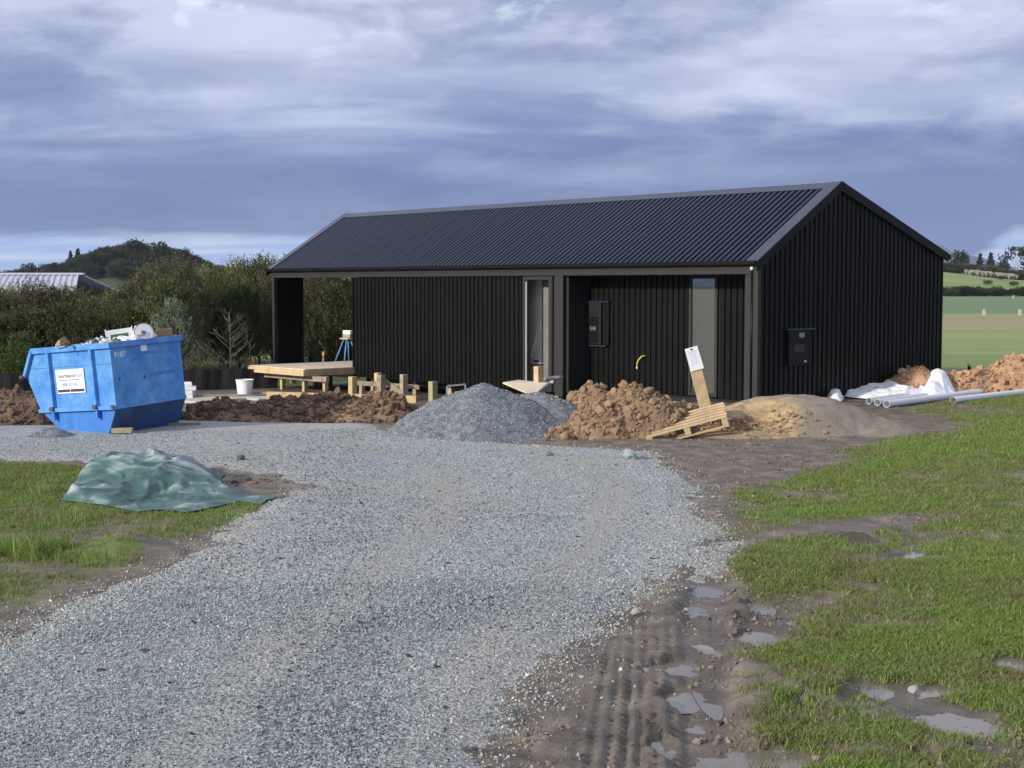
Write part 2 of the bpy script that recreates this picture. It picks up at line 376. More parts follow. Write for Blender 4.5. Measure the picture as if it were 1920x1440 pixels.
def polar_angles():
    a = list(np.arange(-22, 22.01, .135)); s = .2; t = 22.
    while t < 180: s *= 1.25; t = min(180, t+min(s, 6)); a.append(t); a.insert(0, -t)
    return np.radians(np.array(a))
R_, A_ = polar_rows(), polar_angles()
RR, AA = np.meshgrid(R_, A_, indexing='ij')
GX, GY = (RR*np.sin(AA)).ravel(), (RR*np.cos(AA)).ravel()
GZ, Gg, Ggr, Gw = height(GX, GY)
nr, na = RR.shape
ii, jj = np.meshgrid(np.arange(nr-1), np.arange(na-1), indexing='ij')
i0 = (ii*na+jj).ravel(); QU = np.stack([i0, i0+1, i0+na+1, i0+na], 1)[:, ::-1]

def ground_material():
    m = bpy.data.materials.new('ground'); m.use_nodes = True; nt = m.node_tree; N = nt.nodes.new; L = nt.links.new
    b = nt.nodes['Principled BSDF']; tc = N('ShaderNodeTexCoord')
    def nz(sc, det=8, r=.6, sx=None):
        n = N('ShaderNodeTexNoise'); n.inputs['Scale'].default_value = sc; n.inputs['Detail'].default_value = det; n.inputs['Roughness'].default_value = r
        if sx:
            mp = N('ShaderNodeMapping'); mp.inputs['Scale'].default_value = sx; L(tc.outputs['Object'], mp.inputs[0]); L(mp.outputs[0], n.inputs['Vector'])
        else: L(tc.outputs['Object'], n.inputs['Vector'])
        return n.outputs['Fac']
    def ramp(f, *st):
        r = N('ShaderNodeValToRGB'); e = r.color_ramp.elements
        while len(e) < len(st): e.new(.5)
        for k, (p, c) in enumerate(st): e[k].position = p; e[k].color = (*c, 1) if len(c) == 3 else c
        L(f, r.inputs[0]); return r.outputs[0]
    def mix(f, a, b_, op='MIX'):
        q = N('ShaderNodeMix'); q.data_type = 'RGBA'; q.blend_type = op
        for s_, v in ((q.inputs[0], f), (q.inputs[6], a), (q.inputs[7], b_)):
            if isinstance(v, (int, float)): s_.default_value = v
            elif isinstance(v, tuple): s_.default_value = (*v, 1)
            else: L(v, s_)
        return q.outputs[2]
    at = N('ShaderNodeAttribute'); at.attribute_name = 'zone'; sp = N('ShaderNodeSeparateColor'); L(at.outputs['Color'], sp.inputs[0])
    grass, wet, dist = sp.outputs
    mud = ramp(nz(3.5), (.3, (.060, .048, .039)), (.5, (.135, .110, .088)), (.7, (.235, .198, .160)))
    mud = mix(ramp(nz(60, 4), (.62, (0, 0, 0)), (.70, (.55,)*3)), mud, (.36, .31, .26))
    straw = ramp(nz(22, 6, .7, (1, 3, 1)), (.35, (.06, .075, .022)), (.5, (.10, .125, .035)), (.68, (.20, .18, .09)))
    gcol = ramp(nz(1.2), (.35, (.075, .115, .026)), (.6, (.135, .190, .045)))
    gcol = mix(ramp(nz(9), (.4, (0,)*3), (.7, (.6,)*3)), gcol, straw)
    fieldc = ramp(nz(.035, 5, .6, (.6, 3.5, 1)), (.32, (.115, .175, .045)), (.5, (.175, .250, .060)), (.68, (.245, .30, .095)))
    fieldc = mix(ramp(nz(.9, 5), (.4, (0,)*3), (.75, (.35,)*3)), fieldc, (.24, .24, .12))
    # bands across the paddocks: dry verge and pale stubble, fixed in the world
    sx = N('ShaderNodeSeparateXYZ'); L(tc.outputs['Object'], sx.inputs[0])
    def m_(op, a, v):
        q = N('ShaderNodeMath'); q.operation = op
        L(a, q.inputs[0]); 
        if isinstance(v, (int, float)): q.inputs[1].default_value = v
        else: L(v, q.inputs[1])
        return q.outputs[0]
    yy = m_('ADD', m_('ADD', sx.outputs[1], m_('MULTIPLY', m_('SUBTRACT', nz(.09, 6), .5), 60.)), m_('MULTIPLY', sx.outputs[0], -.1))
    t = m_('DIVIDE', yy, 400.)
    band = ramp(t, (.0, (0,)*3), (.16, (0,)*3), (.185, (.85,)*3), (.25, (.7,)*3), (.285, (0,)*3), (1, (0,)*3))
    fieldc = mix(band, fieldc, (.30, .25, .125))
    blue = ramp(t, (.27, (0,)*3), (.30, (.8,)*3), (.78, (.8,)*3), (.83, (0,)*3))
    fieldc = mix(blue, fieldc, (.105, .180, .070))
    gcol = mix(dist, gcol, fieldc)
    c = mix(grass, mud, gcol)
    wf = m_('MULTIPLY', wet, .5)
    c = mix(wf, c, (.07, .058, .05))
    L(c, b.inputs['Base Color'])
    wn = m_('MULTIPLY', m_('SUBTRACT', nz(2.2, 4), .40), 3.)
    rr = N('ShaderNodeMapRange'); rr.inputs[3].default_value = .70; rr.inputs[4].default_value = .16; rr.clamp = True
    L(m_('MAXIMUM', wet, m_('MULTIPLY', m_('SUBTRACT', wn, grass), .6)), rr.inputs[0]); L(rr.outputs[0], b.inputs['Roughness'])
    bp = N('ShaderNodeBump'); bp.inputs['Strength'].default_value = .7; bp.inputs['Distance'].default_value = .02
    L(nz(26, 8, .7), bp.inputs['Height']); L(bp.outputs[0], b.inputs['Normal']); b.inputs['Specular IOR Level'].default_value = .4
    return m
def driveway_material():
    m = bpy.data.materials.new('gravel'); m.use_nodes = True; nt = m.node_tree; N = nt.nodes.new; L = nt.links.new
    b = nt.nodes['Principled BSDF']; tc = N('ShaderNodeTexCoord'); b.inputs['Roughness'].default_value = .85
    def nz(sc, det=6, r=.6, sx=None):
        n = N('ShaderNodeTexNoise'); n.inputs['Scale'].default_value = sc; n.inputs['Detail'].default_value = det; n.inputs['Roughness'].default_value = r
        L(tc.outputs['Object'], n.inputs['Vector']); return n.outputs['Fac']
    vo = N('ShaderNodeTexVoronoi'); vo.inputs['Scale'].default_value = 42; L(tc.outputs['Object'], vo.inputs['Vector'])
    r = N('ShaderNodeValToRGB'); e = r.color_ramp.elements; e[0].position = .1; e[0].color = (.17, .195, .22, 1); e[1].position = .95; e[1].color = (.46, .475, .49, 1)
    L(vo.outputs['Color'], r.inputs[0])
    def mix(f, a, b_, op='MIX'):
        q = N('ShaderNodeMix'); q.data_type = 'RGBA'; q.blend_type = op
        for s_, v in ((q.inputs[0], f), (q.inputs[6], a), (q.inputs[7], b_)):
            if isinstance(v, (int, float)): s_.default_value = v
            elif isinstance(v, tuple): s_.default_value = (*v, 1)
            else: L(v, s_)
        return q.outputs[2]
    def rp(f, lo, hi, mx):
        q = N('ShaderNodeMapRange'); q.inputs[1].default_value = lo; q.inputs[2].default_value = hi; q.inputs[4].default_value = mx; L(f, q.inputs[0]); return q.outputs[0]
    c = mix(rp(nz(.45, 6), .45, .7, .65), r.outputs[0], (.36, .325, .28))
    c = mix(rp(nz(1.3, 5), .5, .75, .35), c, (.16, .18, .20))
    at = N('ShaderNodeAttribute'); at.attribute_name = 'dirt'
    c = mix(at.outputs['Fac'], c, (.30, .275, .245))
    L(c, b.inputs['Base Color'])
    bp = N('ShaderNodeBump'); bp.inputs['Strength'].default_value = .9; bp.inputs['Distance'].default_value = .012
    ad = N('ShaderNodeMath'); ad.operation = 'SUBTRACT'; ad.inputs[0].default_value = 1; L(vo.outputs['Distance'], ad.inputs[1])
    L(ad.outputs[0], bp.inputs['Height']); L(bp.outputs[0], b.inputs['Normal'])
    return m
V = np.stack([GX, GY, GZ], 1)
me = mesh_np('ground', V, QU, ground_material(), True)
ca_ = me.color_attributes.new('zone', 'FLOAT_COLOR', 'POINT')
cc = np.ones((len(GX), 4), np.float32); cc[:, 0] = Ggr; cc[:, 1] = Gw; cc[:, 2] = sm((GY-34)/12)
ca_.data.foreach_set('color', cc.ravel())
tag(obj('ground', me), kind='structure')
# driveway: a layer of gravel that thins out into the soil at its edges
lift = np.clip(.035*np.clip(Gg/.28, -3, 1), -.10, .035)
crown = .0
DZ = base_h(GX, GY)+.012*fbm(GX, GY, 2.2, 4, 55)+lift+crown
keep = (Gg > -.45) & (GY < 27)
fk = keep[QU].all(1)
used = np.unique(QU[fk]); rem = np.full(len(GX), -1); rem[used] = np.arange(len(used))
me = mesh_np('gravel_driveway', np.stack([GX, GY, DZ], 1)[used], rem[QU[fk]], driveway_material(), True)
da = me.attributes.new('dirt', 'FLOAT', 'POINT')
dirt = np.clip(1-Gg/.45, 0, 1)*.5+np.clip(fbm(GX, GY, .5, 4, 91)*1.6-.15, 0, .4)
for T_ in (((150, 1700), (330, 1440), (560, 1200), (790, 1020), (850, 930), (800, 870), (640, 835), (400, 825)), ((700, 1700), (800, 1440), (960, 1180), (1120, 1010), (1160, 920), (1090, 865), (930, 842))):
    dirt = np.maximum(dirt, .5*sm(1.4-(pdist(GX, GY, path(*T_))[0]+.25*fbm(GX, GY, 1.5, 3, 66))/.28))
da.data.foreach_set('value', dirt[used].astype(np.float32))
tag(obj('gravel_driveway', me), kind='structure')
def ground_z(x, y):
    a = np.atleast_1d(np.asarray(x, float)); b = np.atleast_1d(np.asarray(y, float))
    z, g, gr, w = height(a, b)
    l = np.clip(.035*np.clip(g/.28, -3, 1), -.10, .035)
    return np.maximum(z, base_h(a, b)+.012*fbm(a, b, 2.2, 4, 55)+l), g, gr, w
def gzf(x, y): return float(ground_z(x, y)[0][0])

# water in the wheel ruts and hollows
def water_mat():
    m = bpy.data.materials.new('muddy_water'); m.use_nodes = True; b = m.node_tree.nodes['Principled BSDF']
    b.inputs['Base Color'].default_value = (.16, .14, .12, 1); b.inputs['Roughness'].default_value = .03
    b.inputs['IOR'].default_value = 1.33; b.inputs['Specular IOR Level'].default_value = .9
    return m
MW = water_mat()
for k, (cx, cy, rx, ry) in enumerate(PUDW):
    n = 28; q = MB(); zc = float(base_h(np.array([cx]), np.array([cy]))[0])-.021
    q.poly([(cx+1.5*rx*math.cos(2*math.pi*i/n), cy+1.5*ry*math.sin(2*math.pi*i/n), zc) for i in range(n)])
    tag(q.build('puddle', MW), kind='structure')

# ---------------------------------------------------------------- scatter by geometry nodes
def make_source(name, me):
    o = bpy.data.objects.new(name, me); return o
def scatter(name, pts, rots, scl, idx, meshes, kind='stuff', parent=None):
    n = len(pts); me = bpy.data.meshes.new(name); me.vertices.add(n); me.vertices.foreach_set('co', np.asarray(pts, np.float32).ravel())
    a = me.attributes.new('rot', 'FLOAT_VECTOR', 'POINT'); a.data.foreach_set('vector', np.asarray(rots, np.float32).ravel())
    a = me.attributes.new('scl', 'FLOAT_VECTOR', 'POINT'); a.data.foreach_set('vector', np.asarray(scl, np.float32).ravel())
    a = me.attributes.new('idx', 'INT', 'POINT'); a.data.foreach_set('value', np.asarray(idx, np.int32))
    c = bpy.data.collections.new(name+'_source')
    for k, ms in enumerate(meshes):
        s_ = bpy.data.objects.new('%s_%02d' % (name, k), ms); c.objects.link(s_)
    ng = bpy.data.node_groups.new(name, 'GeometryNodeTree')
    ng.interface.new_socket('Geometry', in_out='INPUT', socket_type='NodeSocketGeometry'); ng.interface.new_socket('Geometry', in_out='OUTPUT', socket_type='NodeSocketGeometry')
    N = ng.nodes.new; L = ng.links.new
    gi = N('NodeGroupInput'); go = N('NodeGroupOutput'); ip = N('GeometryNodeInstanceOnPoints'); ci = N('GeometryNodeCollectionInfo')
    ci.inputs['Collection'].default_value = c; ci.inputs['Separate Children'].default_value = True; ci.inputs['Reset Children'].default_value = True
    def na_(nm, t):
        q = N('GeometryNodeInputNamedAttribute'); q.data_type = t; q.inputs['Name'].default_value = nm; return q.outputs[0]
    L(gi.outputs[0], ip.inputs['Points']); L(ci.outputs[0], ip.inputs['Instance']); ip.inputs['Pick Instance'].default_value = True
    L(na_('idx', 'INT'), ip.inputs['Instance Index']); L(na_('rot', 'FLOAT_VECTOR'), ip.inputs['Rotation']); L(na_('scl', 'FLOAT_VECTOR'), ip.inputs['Scale'])
    L(ip.outputs[0], go.inputs[0])
    o = obj(name, me, parent); md = o.modifiers.new('scatter', 'NODES'); md.node_group = ng
    tag(o, kind=kind); return o

import bmesh
def rock_mesh(name, m, seed, n=16, flat=.7, jag=.25):
    r = random.Random(seed); bm = bmesh.new()
    for _ in range(n):
        v = Vector((r.gauss(0, 1), r.gauss(0, 1), r.gauss(0, 1))).normalized()*(1-jag*r.random()); bm.verts.new((v.x*.5, v.y*.5*r.uniform(.8, 1), v.z*.5*flat))
    h = bmesh.ops.convex_hull(bm, input=bm.verts)
    bmesh.ops.delete(bm, geom=[e for e in h['geom_interior'] if isinstance(e, bmesh.types.BMVert)], context='VERTS')
    me = bpy.data.meshes.new(name); bm.to_mesh(me); bm.free(); me.materials.append(m); return me
def clod_mesh(name, m, seed, sub=2, amp=.30):
    bm = bmesh.new(); bmesh.ops.create_icosphere(bm, subdivisions=sub, radius=.5)
    o = Vector((seed*3.1, seed*7.7, seed*1.3))
    for v in bm.verts:
        d = v.co.normalized(); k = mnoise.noise(d*1.3+o)*amp+mnoise.noise(d*3.+o)*amp*.55+mnoise.noise(d*7.+o)*amp*.25
        v.co = d*.5*(1+k*1.6); v.co.z *= .8
    me = bpy.data.meshes.new(name); bm.to_mesh(me); bm.free(); me.materials.append(m); return me

# gravel stones
def sample_wedge(n, r0, r1, a0, a1, power=1.):
    u = RNG.random(n); r = (r0**power+(r1**power-r0**power)*u)**(1/power); a = np.radians(a0+(a1-a0)*RNG.random(n))
    return r*np.sin(a), r*np.cos(a)
WT = [path((150, 1700), (330, 1440), (560, 1200), (790, 1020), (850, 930), (800, 870), (640, 835), (400, 825)), path((700, 1700), (800, 1440), (960, 1180), (1120, 1010), (1160, 920), (1090, 865), (930, 842))]
def track_mask(x, y):
    m = 0
    for T in WT: m = np.maximum(m, sm(1.35-(pdist(x, y, T)[0]+.25*fbm(x, y, 1.5, 3, 66))/.24))
    return m*sm((fbm(x, y, .5, 3, 67)+.30)/.3)
def gravel_scatter():
    parts = []
    for n, r0, r1, pw, s0, s1 in ((130000, 5.2, 10.5, 1.0, .010, .025), (110000, 9, 22, .7, .014, .030)):
        x, y = sample_wedge(n, r0, r1, -23, 14, pw); g = sdist(x, y, GRAVEL)+fbm(x, y, 1.1, 5, 11)*.55
        k = (g > RNG.normal(-.05, .14, n)) & (RNG.random(n) > .62*track_mask(x, y)); x, y, g = x[k], y[k], g[k]
        z = ground_z(x, y)[0]; s = s0+(s1-s0)*RNG.random(len(x))**2.2
        parts.append((x, y, z+s*.12, s, g))
    x, y, z, s, g = [np.concatenate(q) for q in zip(*parts)]; n = len(x)
    pat = fbm(x, y, .6, 4, 91)
    pal = RNG.random(n)+(np.clip(.6-g, 0, .6)*.7)+pat*.5; idx = np.where(pal > .975, 4+RNG.integers(0, 2, n), RNG.integers(0, 4, n)); idx = np.where(RNG.random(n) < np.clip(.10+1.5*fbm(x, y, .45, 4, 95)+.25*(np.abs(x+.9+.12*(y-7)) < .35), .02, .5), 6, idx)
    ms = [rock_mesh('stone', M_STONE, i, 9, .75) for i in range(4)]+[rock_mesh('stone', M_STONEW, 9+i, 9, .7) for i in range(2)]+[rock_mesh('stone', M_STONED, 30, 9, .7)]
    scatter('gravel', np.stack([x, y, z], 1), RNG.random((n, 3))*6.28, np.repeat(s[:, None], 3, 1), idx, ms)
    tag(bpy.data.objects['gravel'], 'loose blue-grey crushed stone covering the driveway', 'gravel')
    # bigger stones strayed over the mud by the driveway
    x, y = sample_wedge(5200, 5.4, 22, -2, 16, .8); g = sdist(x, y, GRAVEL)
    k = (g < .1) & (g > -.9+RNG.random(len(x))*.5) & (RNG.random(len(x)) < .5); x, y = x[k], y[k]; s = .012+.035*RNG.random(len(x))**3
    x2, y2 = sample_wedge(1500, 8, 16, -22, -4); g2 = sdist(x2, y2, GRAVEL); k = (g2 < 0) & (g2 > -.25); x2, y2 = x2[k], y2[k]
    x = np.concatenate([x, x2]); y = np.concatenate([y, y2]); s = np.concatenate([s, .015+.03*RNG.random(len(x2))**2]); n = len(x)
    z = ground_z(x, y)[0]
    o = scatter('stray_stones', np.stack([x, y, z+s*.1], 1), RNG.random((n, 3))*6.28, np.repeat(s[:, None], 3, 1), RNG.integers(0, 3, n),
            [ms[4], ms[0], rock_mesh('stone', M_GREYSOIL, 77, 9)])
    tag(o, 'stray stones strewn over the mud beside the driveway edge', 'stones')
gravel_scatter()

# grass
def blade_mat(name, c1, c2, dry):
    m = bpy.data.materials.new(name); m.use_nodes = True; nt = m.node_tree; N = nt.nodes.new; L = nt.links.new
    b = nt.nodes['Principled BSDF']; b.inputs['Roughness'].default_value = .55; b.inputs['Specular IOR Level'].default_value = .3
    oi = N('ShaderNodeObjectInfo'); at = N('ShaderNodeAttribute'); at.attribute_name = 'tint'
    r = N('ShaderNodeValToRGB'); e = r.color_ramp.elements; e[0].color = (*c1, 1); e[1].color = (*c2, 1); e[1].position = .8; q = e.new(.95); q.color = (*dry, 1)
    ad = N('ShaderNodeMath'); ad.operation = 'MULTIPLY_ADD'; L(at.outputs['Fac'], ad.inputs[0]); ad.inputs[1].default_value = .7; 
    mu = N('ShaderNodeMath'); mu.operation = 'MULTIPLY'; L(oi.outputs['Random'], mu.inputs[0]); mu.inputs[1].default_value = .3; L(mu.outputs[0], ad.inputs[2])
    L(ad.outputs[0], r.inputs[0]); L(r.outputs[0], b.inputs['Base Color'])
    tr = N('ShaderNodeBsdfTranslucent'); L(r.outputs[0], tr.inputs[0]); mx = N('ShaderNodeMixShader'); mx.inputs[0].default_value = .3
    L(b.outputs[0], mx.inputs[1]); L(tr.outputs[0], mx.inputs[2]); L(mx.outputs[0], nt.nodes['Material Output'].inputs[0]); return m
def tuft(name, m, seed, nb=16, h=.05, rad=.05, w=.004, lean=.6):
    r = random.Random(seed); V_ = []; F_ = []; T = []
    for _ in range(nb):
        a = r.random()*6.28; d = r.random()**.5*rad; px_, py_ = d*math.cos(a), d*math.sin(a)
        hh = h*r.uniform(.5, 1.2); la = r.random()*6.28; ll = hh*lean*r.uniform(.3, 1.3); wa = r.random()*3.14
        wx, wy = math.cos(wa)*w/2, math.sin(wa)*w/2; n = len(V_)
        V_ += [(px_-wx, py_-wy, -.01), (px_+wx, py_+wy, -.01), (px_+wx*.8+.35*ll*math.cos(la), py_+wy*.8+.35*ll*math.sin(la), hh*.6),
               (px_-wx*.8+.35*ll*math.cos(la), py_-wy*.8+.35*ll*math.sin(la), hh*.6), (px_+ll*math.cos(la), py_+ll*math.sin(la), hh)]
        F_ += [(n, n+1, n+2, n+3), (n+3, n+2, n+4)]; t = r.random(); T += [t]*2
    me = mesh_np(name, V_, F_, m); a = me.attributes.new('tint', 'FLOAT', 'FACE'); a.data.foreach_set('value', T); return me
MG = blade_mat('grass_blade', (.100, .160, .030), (.215, .305, .070), (.42, .39, .20))
MGD = blade_mat('dry_grass_blade', (.10, .13, .035), (.24, .22, .10), (.42, .36, .22))
NETOUT = P((110, 943), (150, 905), (170, 880), (230, 872), (330, 872), (420, 892), (412, 918), (440, 927), (475, 934), (522, 938), (490, 951), (450, 946), (400, 958), (350, 967), (300, 962), (260, 966), (190, 952))
def grass_scatter():
    ms = [tuft('tuft', MG, i, 18, .023, .05, .0045, 1.0) for i in range(4)]+[tuft('tuft', MGD, 20+i, 14, .030, .06, .004, 1.8) for i in range(2)]+[tuft('tuft', MG, 40, 26, .13, .09, .006, .8)]
    X_, Y_, S_, I_ = [], [], [], []
    for n, r0, r1, a0, a1, pw in ((42000, 5.4, 12, 6, 24, 1.3), (42000, 11, 33, 6, 24, 1.1), (26000, 7.5, 20, -24, -7, 1.2)):
        x, y = sample_wedge(n, r0, r1, a0, a1, pw); _, gr, jag = masks(x, y)
        gg = sdist(x, y, GRAVEL)+jag*.55
        dens = gr*(.55+.9*fbm(x, y, 1.6, 4, 61)+.45); 
        for (cx, cy, rx, ry) in PUDW:
            rr = np.sqrt(((x-cx)/rx)**2+((y-cy)/ry)**2)+2.2*fbm(x, y, 4.5, 5, 71, .6); dens = np.where(rr < 1.12, 0, dens)
        dens = np.where((gg > .05) | (sdist(x, y, NETOUT) > -.02), 0, dens)
        dens = dens*np.where((x < 0) & (y < 14.2), .55+1.2*fbm(x, y, 1.2, 4, 19), 1.)
        k = RNG.random(n) < dens; x, y, gr = x[k], y[k], gr[k]; d = np.hypot(x, y)
        dry = (RNG.random(len(x)) < np.clip(.26+1.3*fbm(x, y, 1.1, 3, 77)+(1-gr)*.6+np.where((x < 0) & (y < 14.2), .25, 0), .03, .95))
        i = np.where(dry, 4+RNG.integers(0, 2, len(x)), RNG.integers(0, 4, len(x))); i = np.where((RNG.random(len(x)) < .006) & (x < 0), 6, i)
        X_.append(x); Y_.append(y); S_.append((.6+.8*RNG.random(len(x)))*(1+np.clip((d-10)/30, 0, .5))); I_.append(i)
    # thick rank tuft at the left edge
    c = gz(35, 1040); t = RNG.normal(0, 1, (170, 2)); X_.append(c[0]+t[:, 0]*.2); Y_.append(c[1]+t[:, 1]*.2); S_.append(.55+.35*RNG.random(170)); I_.append(np.where(RNG.random(170) < .6, 6, 4))
    x, y, s, i = [np.concatenate(q) for q in (X_, Y_, S_, I_)]; n = len(x)
    z = ground_z(x, y)[0]; rot = np.stack([RNG.normal(0, .12, n), RNG.normal(0, .12, n), RNG.random(n)*6.28], 1)
    sc = np.stack([s, s, s*(.7+.6*RNG.random(n))], 1)
    o = scatter('grass', np.stack([x, y, z], 1), rot, sc, i, ms); tag(o, 'short green lawn grass growing on both sides of the driveway', 'grass')
grass_scatter()

# ---------------------------------------------------------------- the black shed
CX, CY = 4.5485, 26.6100; RZ = math.radians(-48.0175)
house = empty('black_shed', (CX, CY, 0), RZ, 'long black ribbed-steel building with gabled roof, behind the heaps', 'building')
HX = Vector((math.cos(RZ), math.sin(RZ), 0)); HYv = Vector((-math.sin(RZ), math.cos(RZ), 0))
def hw(u, v, z): return Vector((CX, CY, 0))+HX*u+HYv*v+Vector((0, 0, z))
UL, W_ = -16.5, 6.25; RV, RZT = 2.48, 4.17; EF, ER = 2.66, 2.87
def roof_z(v): return EF+(RZT-EF)*v/RV if v <= RV else RZT+(ER-RZT)*(v-RV)/(W_-RV)
PITCH = .15
def prof(s0, s1, invert=False):                  # ribbed steel: (s, depth) along a sheet
    out = []; k = math.floor(s0/PITCH)*PITCH
    while k < s1+PITCH:
        for t, d in ((.0, 0), (.046, 0), (.058, 1), (.138, 1), (.150, 0)):
            out.append((k+t, d))
        k += PITCH
    out = [q for q in out if s0-1e-6 <= q[0] <= s1+1e-6]
    r = []
    for q in out:
        if not r or q[0]-r[-1][0] > 1e-4: r.append(q)
    if not r or r[0][0] > s0+1e-4: r.insert(0, (s0, r[0][1] if r else 0))
    if r[-1][0] < s1-1e-4: r.append((s1, r[-1][1]))
    return r
def ribbed(parent, name, s0, s1, fn, depth, m, width=.75):
    """fn(s, d) -> (bottom point, top point); cut into sheets of `width`"""
    a = s0; cnt = 0
    while a < s1-1e-4:
        b = min(math.floor(a/width+1+1e-6)*width, s1)
        if b-a < .1 and b < s1: b = min(b+width, s1)
        q = MB(); pr = prof(a+.0015, b-.0015)
        for (s, d) in pr:
            lo, hi = fn(s, d*depth); q.v += [tuple(lo), tuple(hi)]
        for i in range(len(pr)-1): q.f.append((2*i, 2*i+2, 2*i+3, 2*i+1))
        q.build(name, m, parent); a = b; cnt += 1
def wall(name='wall', label=None): 
    return None
def wall_core(a, b, m=M_DARK, label=None):
    o = MB().box(a, b).build('wall', m, house)
    if label: o['label'] = label
    return o
ZB = -.06
# sliding wall in front (left)
wl = wall_core((-12.76, .04, ZB), (-6.46, .14, 2.42))
ribbed(wl, 'cladding_sheet', -12.75, -6.50, lambda s, d: ((s, .035-d, ZB), (s, .035-d, 2.418)), .028, M_CLAD)
MB().box((-12.79, -.0, ZB), (-12.752, .16, 2.42)).build('corner_flashing', M_CLAD, wl)
# recessed wall (right)
wr = wall_core((-5.15, .70, ZB), (-2.28, .80, 2.6))
ribbed(wr, 'cladding_sheet', -5.12, -2.30, lambda s, d: ((s, .695-d, ZB), (s, .695-d, 2.59)), .028, M_CLAD)
wr2 = wall_core((-1.52, .70, ZB), (-.10, .80, 2.6))
ribbed(wr2, 'cladding_sheet', -1.50, -.29, lambda s, d: ((s, .695-d, ZB), (s, .695-d, 2.59)), .028, M_CLAD)
wu = wall_core((-2.28, .70, ZB), (-1.52, .80, .03)); ribbed(wu, 'cladding_sheet', -2.26, -1.54, lambda s, d: ((s, .695-d, ZB), (s, .695-d, .03)), .028, M_CLAD)
wall_core((-2.28, .70, 2.40), (-1.52, .80, 2.6))
wall_core((-5.16, .06, ZB), (-5.08, .70, 2.42))          # return of the recess
MB().box((-5.15, .02, 2.42), (-.2, .72, 2.44)).build('soffit', M_DARK, house)
# gable end wall
wg = wall_core((-.10, .06, ZB-.05), (-.03, W_-.02, ER-.15))
def gf(s, d): return ((-.025+d, s, ZB-.05), (-.025+d, s, roof_z(s)-.045))
ribbed(wg, 'cladding_sheet', .06, W_, gf, .028, M_CLAD)
q = MB(); q.prism([(-.10, .06, ER-.15), (-.10, W_-.02, ER-.15), (-.10, W_-.02, ER-.06), (-.10, RV, RZT-.06), (-.10, .06, EF-.04)], (.07, 0, 0)); q.build('wall', M_DARK, house)
# corner column, downpipe
MB().box((-.29, -.035, ZB-.05), (-.155, .06, 2.42)).build('corner_post', M_TRIM, house)
MB().box((-.10, -.035, ZB-.05), (.012, .055, 2.60)).build('corner_flashing', M_TRIM, house)
dp = MB().tube([(-.128, -.03, ZB), (-.128, -.03, 2.50)], .030, 12).build('downpipe', M_CLAD, house, True)
MB().tube([(-.128, -.045, 2.50), (-.128, -.045, 2.56)], .032, 12).build('pipe_collar', M_WHITE, dp, True)
# front beam and fascia, gutter
MB().box((UL+.08, -.045, 2.43), (-.10, .05, 2.60)).build('beam', M_TRIM, house)
MB().box((UL+.08, -.052, 2.525), (-.10, -.046, 2.533)).build('beam_groove', M_DARK, house)
g_ = MB().box((UL-.04, -.17, 2.605), (.03, -.04, 2.612)); g_.box((UL-.04, -.17, 2.612), (.03, -.155, 2.675)); g_.box((UL-.04, -.04, 2.612), (.03, -.03, 2.66)); g_.build('gutter', M_CLAD, house)
MB().box((-.03-.02, -.16, 2.615), (.031, -.05, 2.673)).build('gutter_end', M_CLAD, house)
# posts under the beam
MB().box((-5.40, -.035, ZB-.3), (-5.155, .06, 2.43)).build('post', M_TRIM, house)
MB().box((UL+.10, -.035, -.35), (UL+.20, .06, 2.43)).build('post', M_TRIM, house)
# end wall of the open bay: short pier seen from inside
we = wall_core((UL+.10, .06, -.1), (UL+.16, .90, 2.5))
ribbed(we, 'cladding_sheet', .07, .90, lambda s, d: ((UL+.165+d, s, -.1), (UL+.165+d, s, 2.43)), .028, M_CLAD)
MB().box((UL+.10, W_-.2, -.4), (UL+.22, W_-.05, 2.6)).build('post', M_TRIM, house)
MB().box((UL+.10, 2.9, 2.45), (UL+.2, W_-.2, 2.6)).build('beam', M_TRIM, house)
q = MB(); q.prism([(UL+.10, .06, 2.5), (UL+.10, W_-.06, 2.6), (UL+.10, W_-.06, ER-.08), (UL+.10, RV, RZT-.08), (UL+.10, .06, EF-.06)], (.06, 0, 0)); q.build('gable_infill', M_CLAD, house)
# rear wall, inner wall closing the room, floor and roof underside
MB().box((-12.76, W_-.08, ZB), (-.1, W_-.01, ER-.06)).build('wall', M_CLAD, house)
MB().box((-12.76, .16, ZB), (-12.68, W_-.08, 2.6)).build('wall', M_CLAD, house)
MB().box((-12.68, .15, -.03), (-.12, W_-.1, .0)).build('floor', M_DARK, house)
MB().box((UL+.2, .08, 2.46), (-12.8, W_-.1, 2.48)).build('ceiling', M_TRIM, house)
# roof
def rf(s, d):
    n = Vector((0, -(RZT-EF), RV)).normalized()*(.012+d)
    a = Vector((s, -.09, roof_z(-.09)))+n; b = Vector((s, RV-.02, roof_z(RV-.02)))+n; return a, b
def rb(s, d):
    n = Vector((0, (RZT-ER), W_-RV)).normalized()*(.012+d)
    b = Vector((s, W_+.09, roof_z(W_+.09)))+n; a = Vector((s, RV+.02, roof_z(RV+.02)))+n; return a, b
MR = MB(); MR.prism([(UL, -.05, roof_z(-.05)-.03), (UL, -.05, roof_z(-.05)+.004), (UL, RV, RZT+.004), (UL, W_+.05, roof_z(W_+.05)+.004), (UL, W_+.05, roof_z(W_+.05)-.03), (UL, RV, RZT-.03)], (-UL+.02, 0, 0))
roof = MR.build('roof', M_DARK, house)
ribbed(roof, 'roof_sheet', UL+.02, -.02, rf, .034, M_ROOF)
ribbed(roof, 'roof_sheet', UL+.02, -.02, rb, .034, M_ROOF)
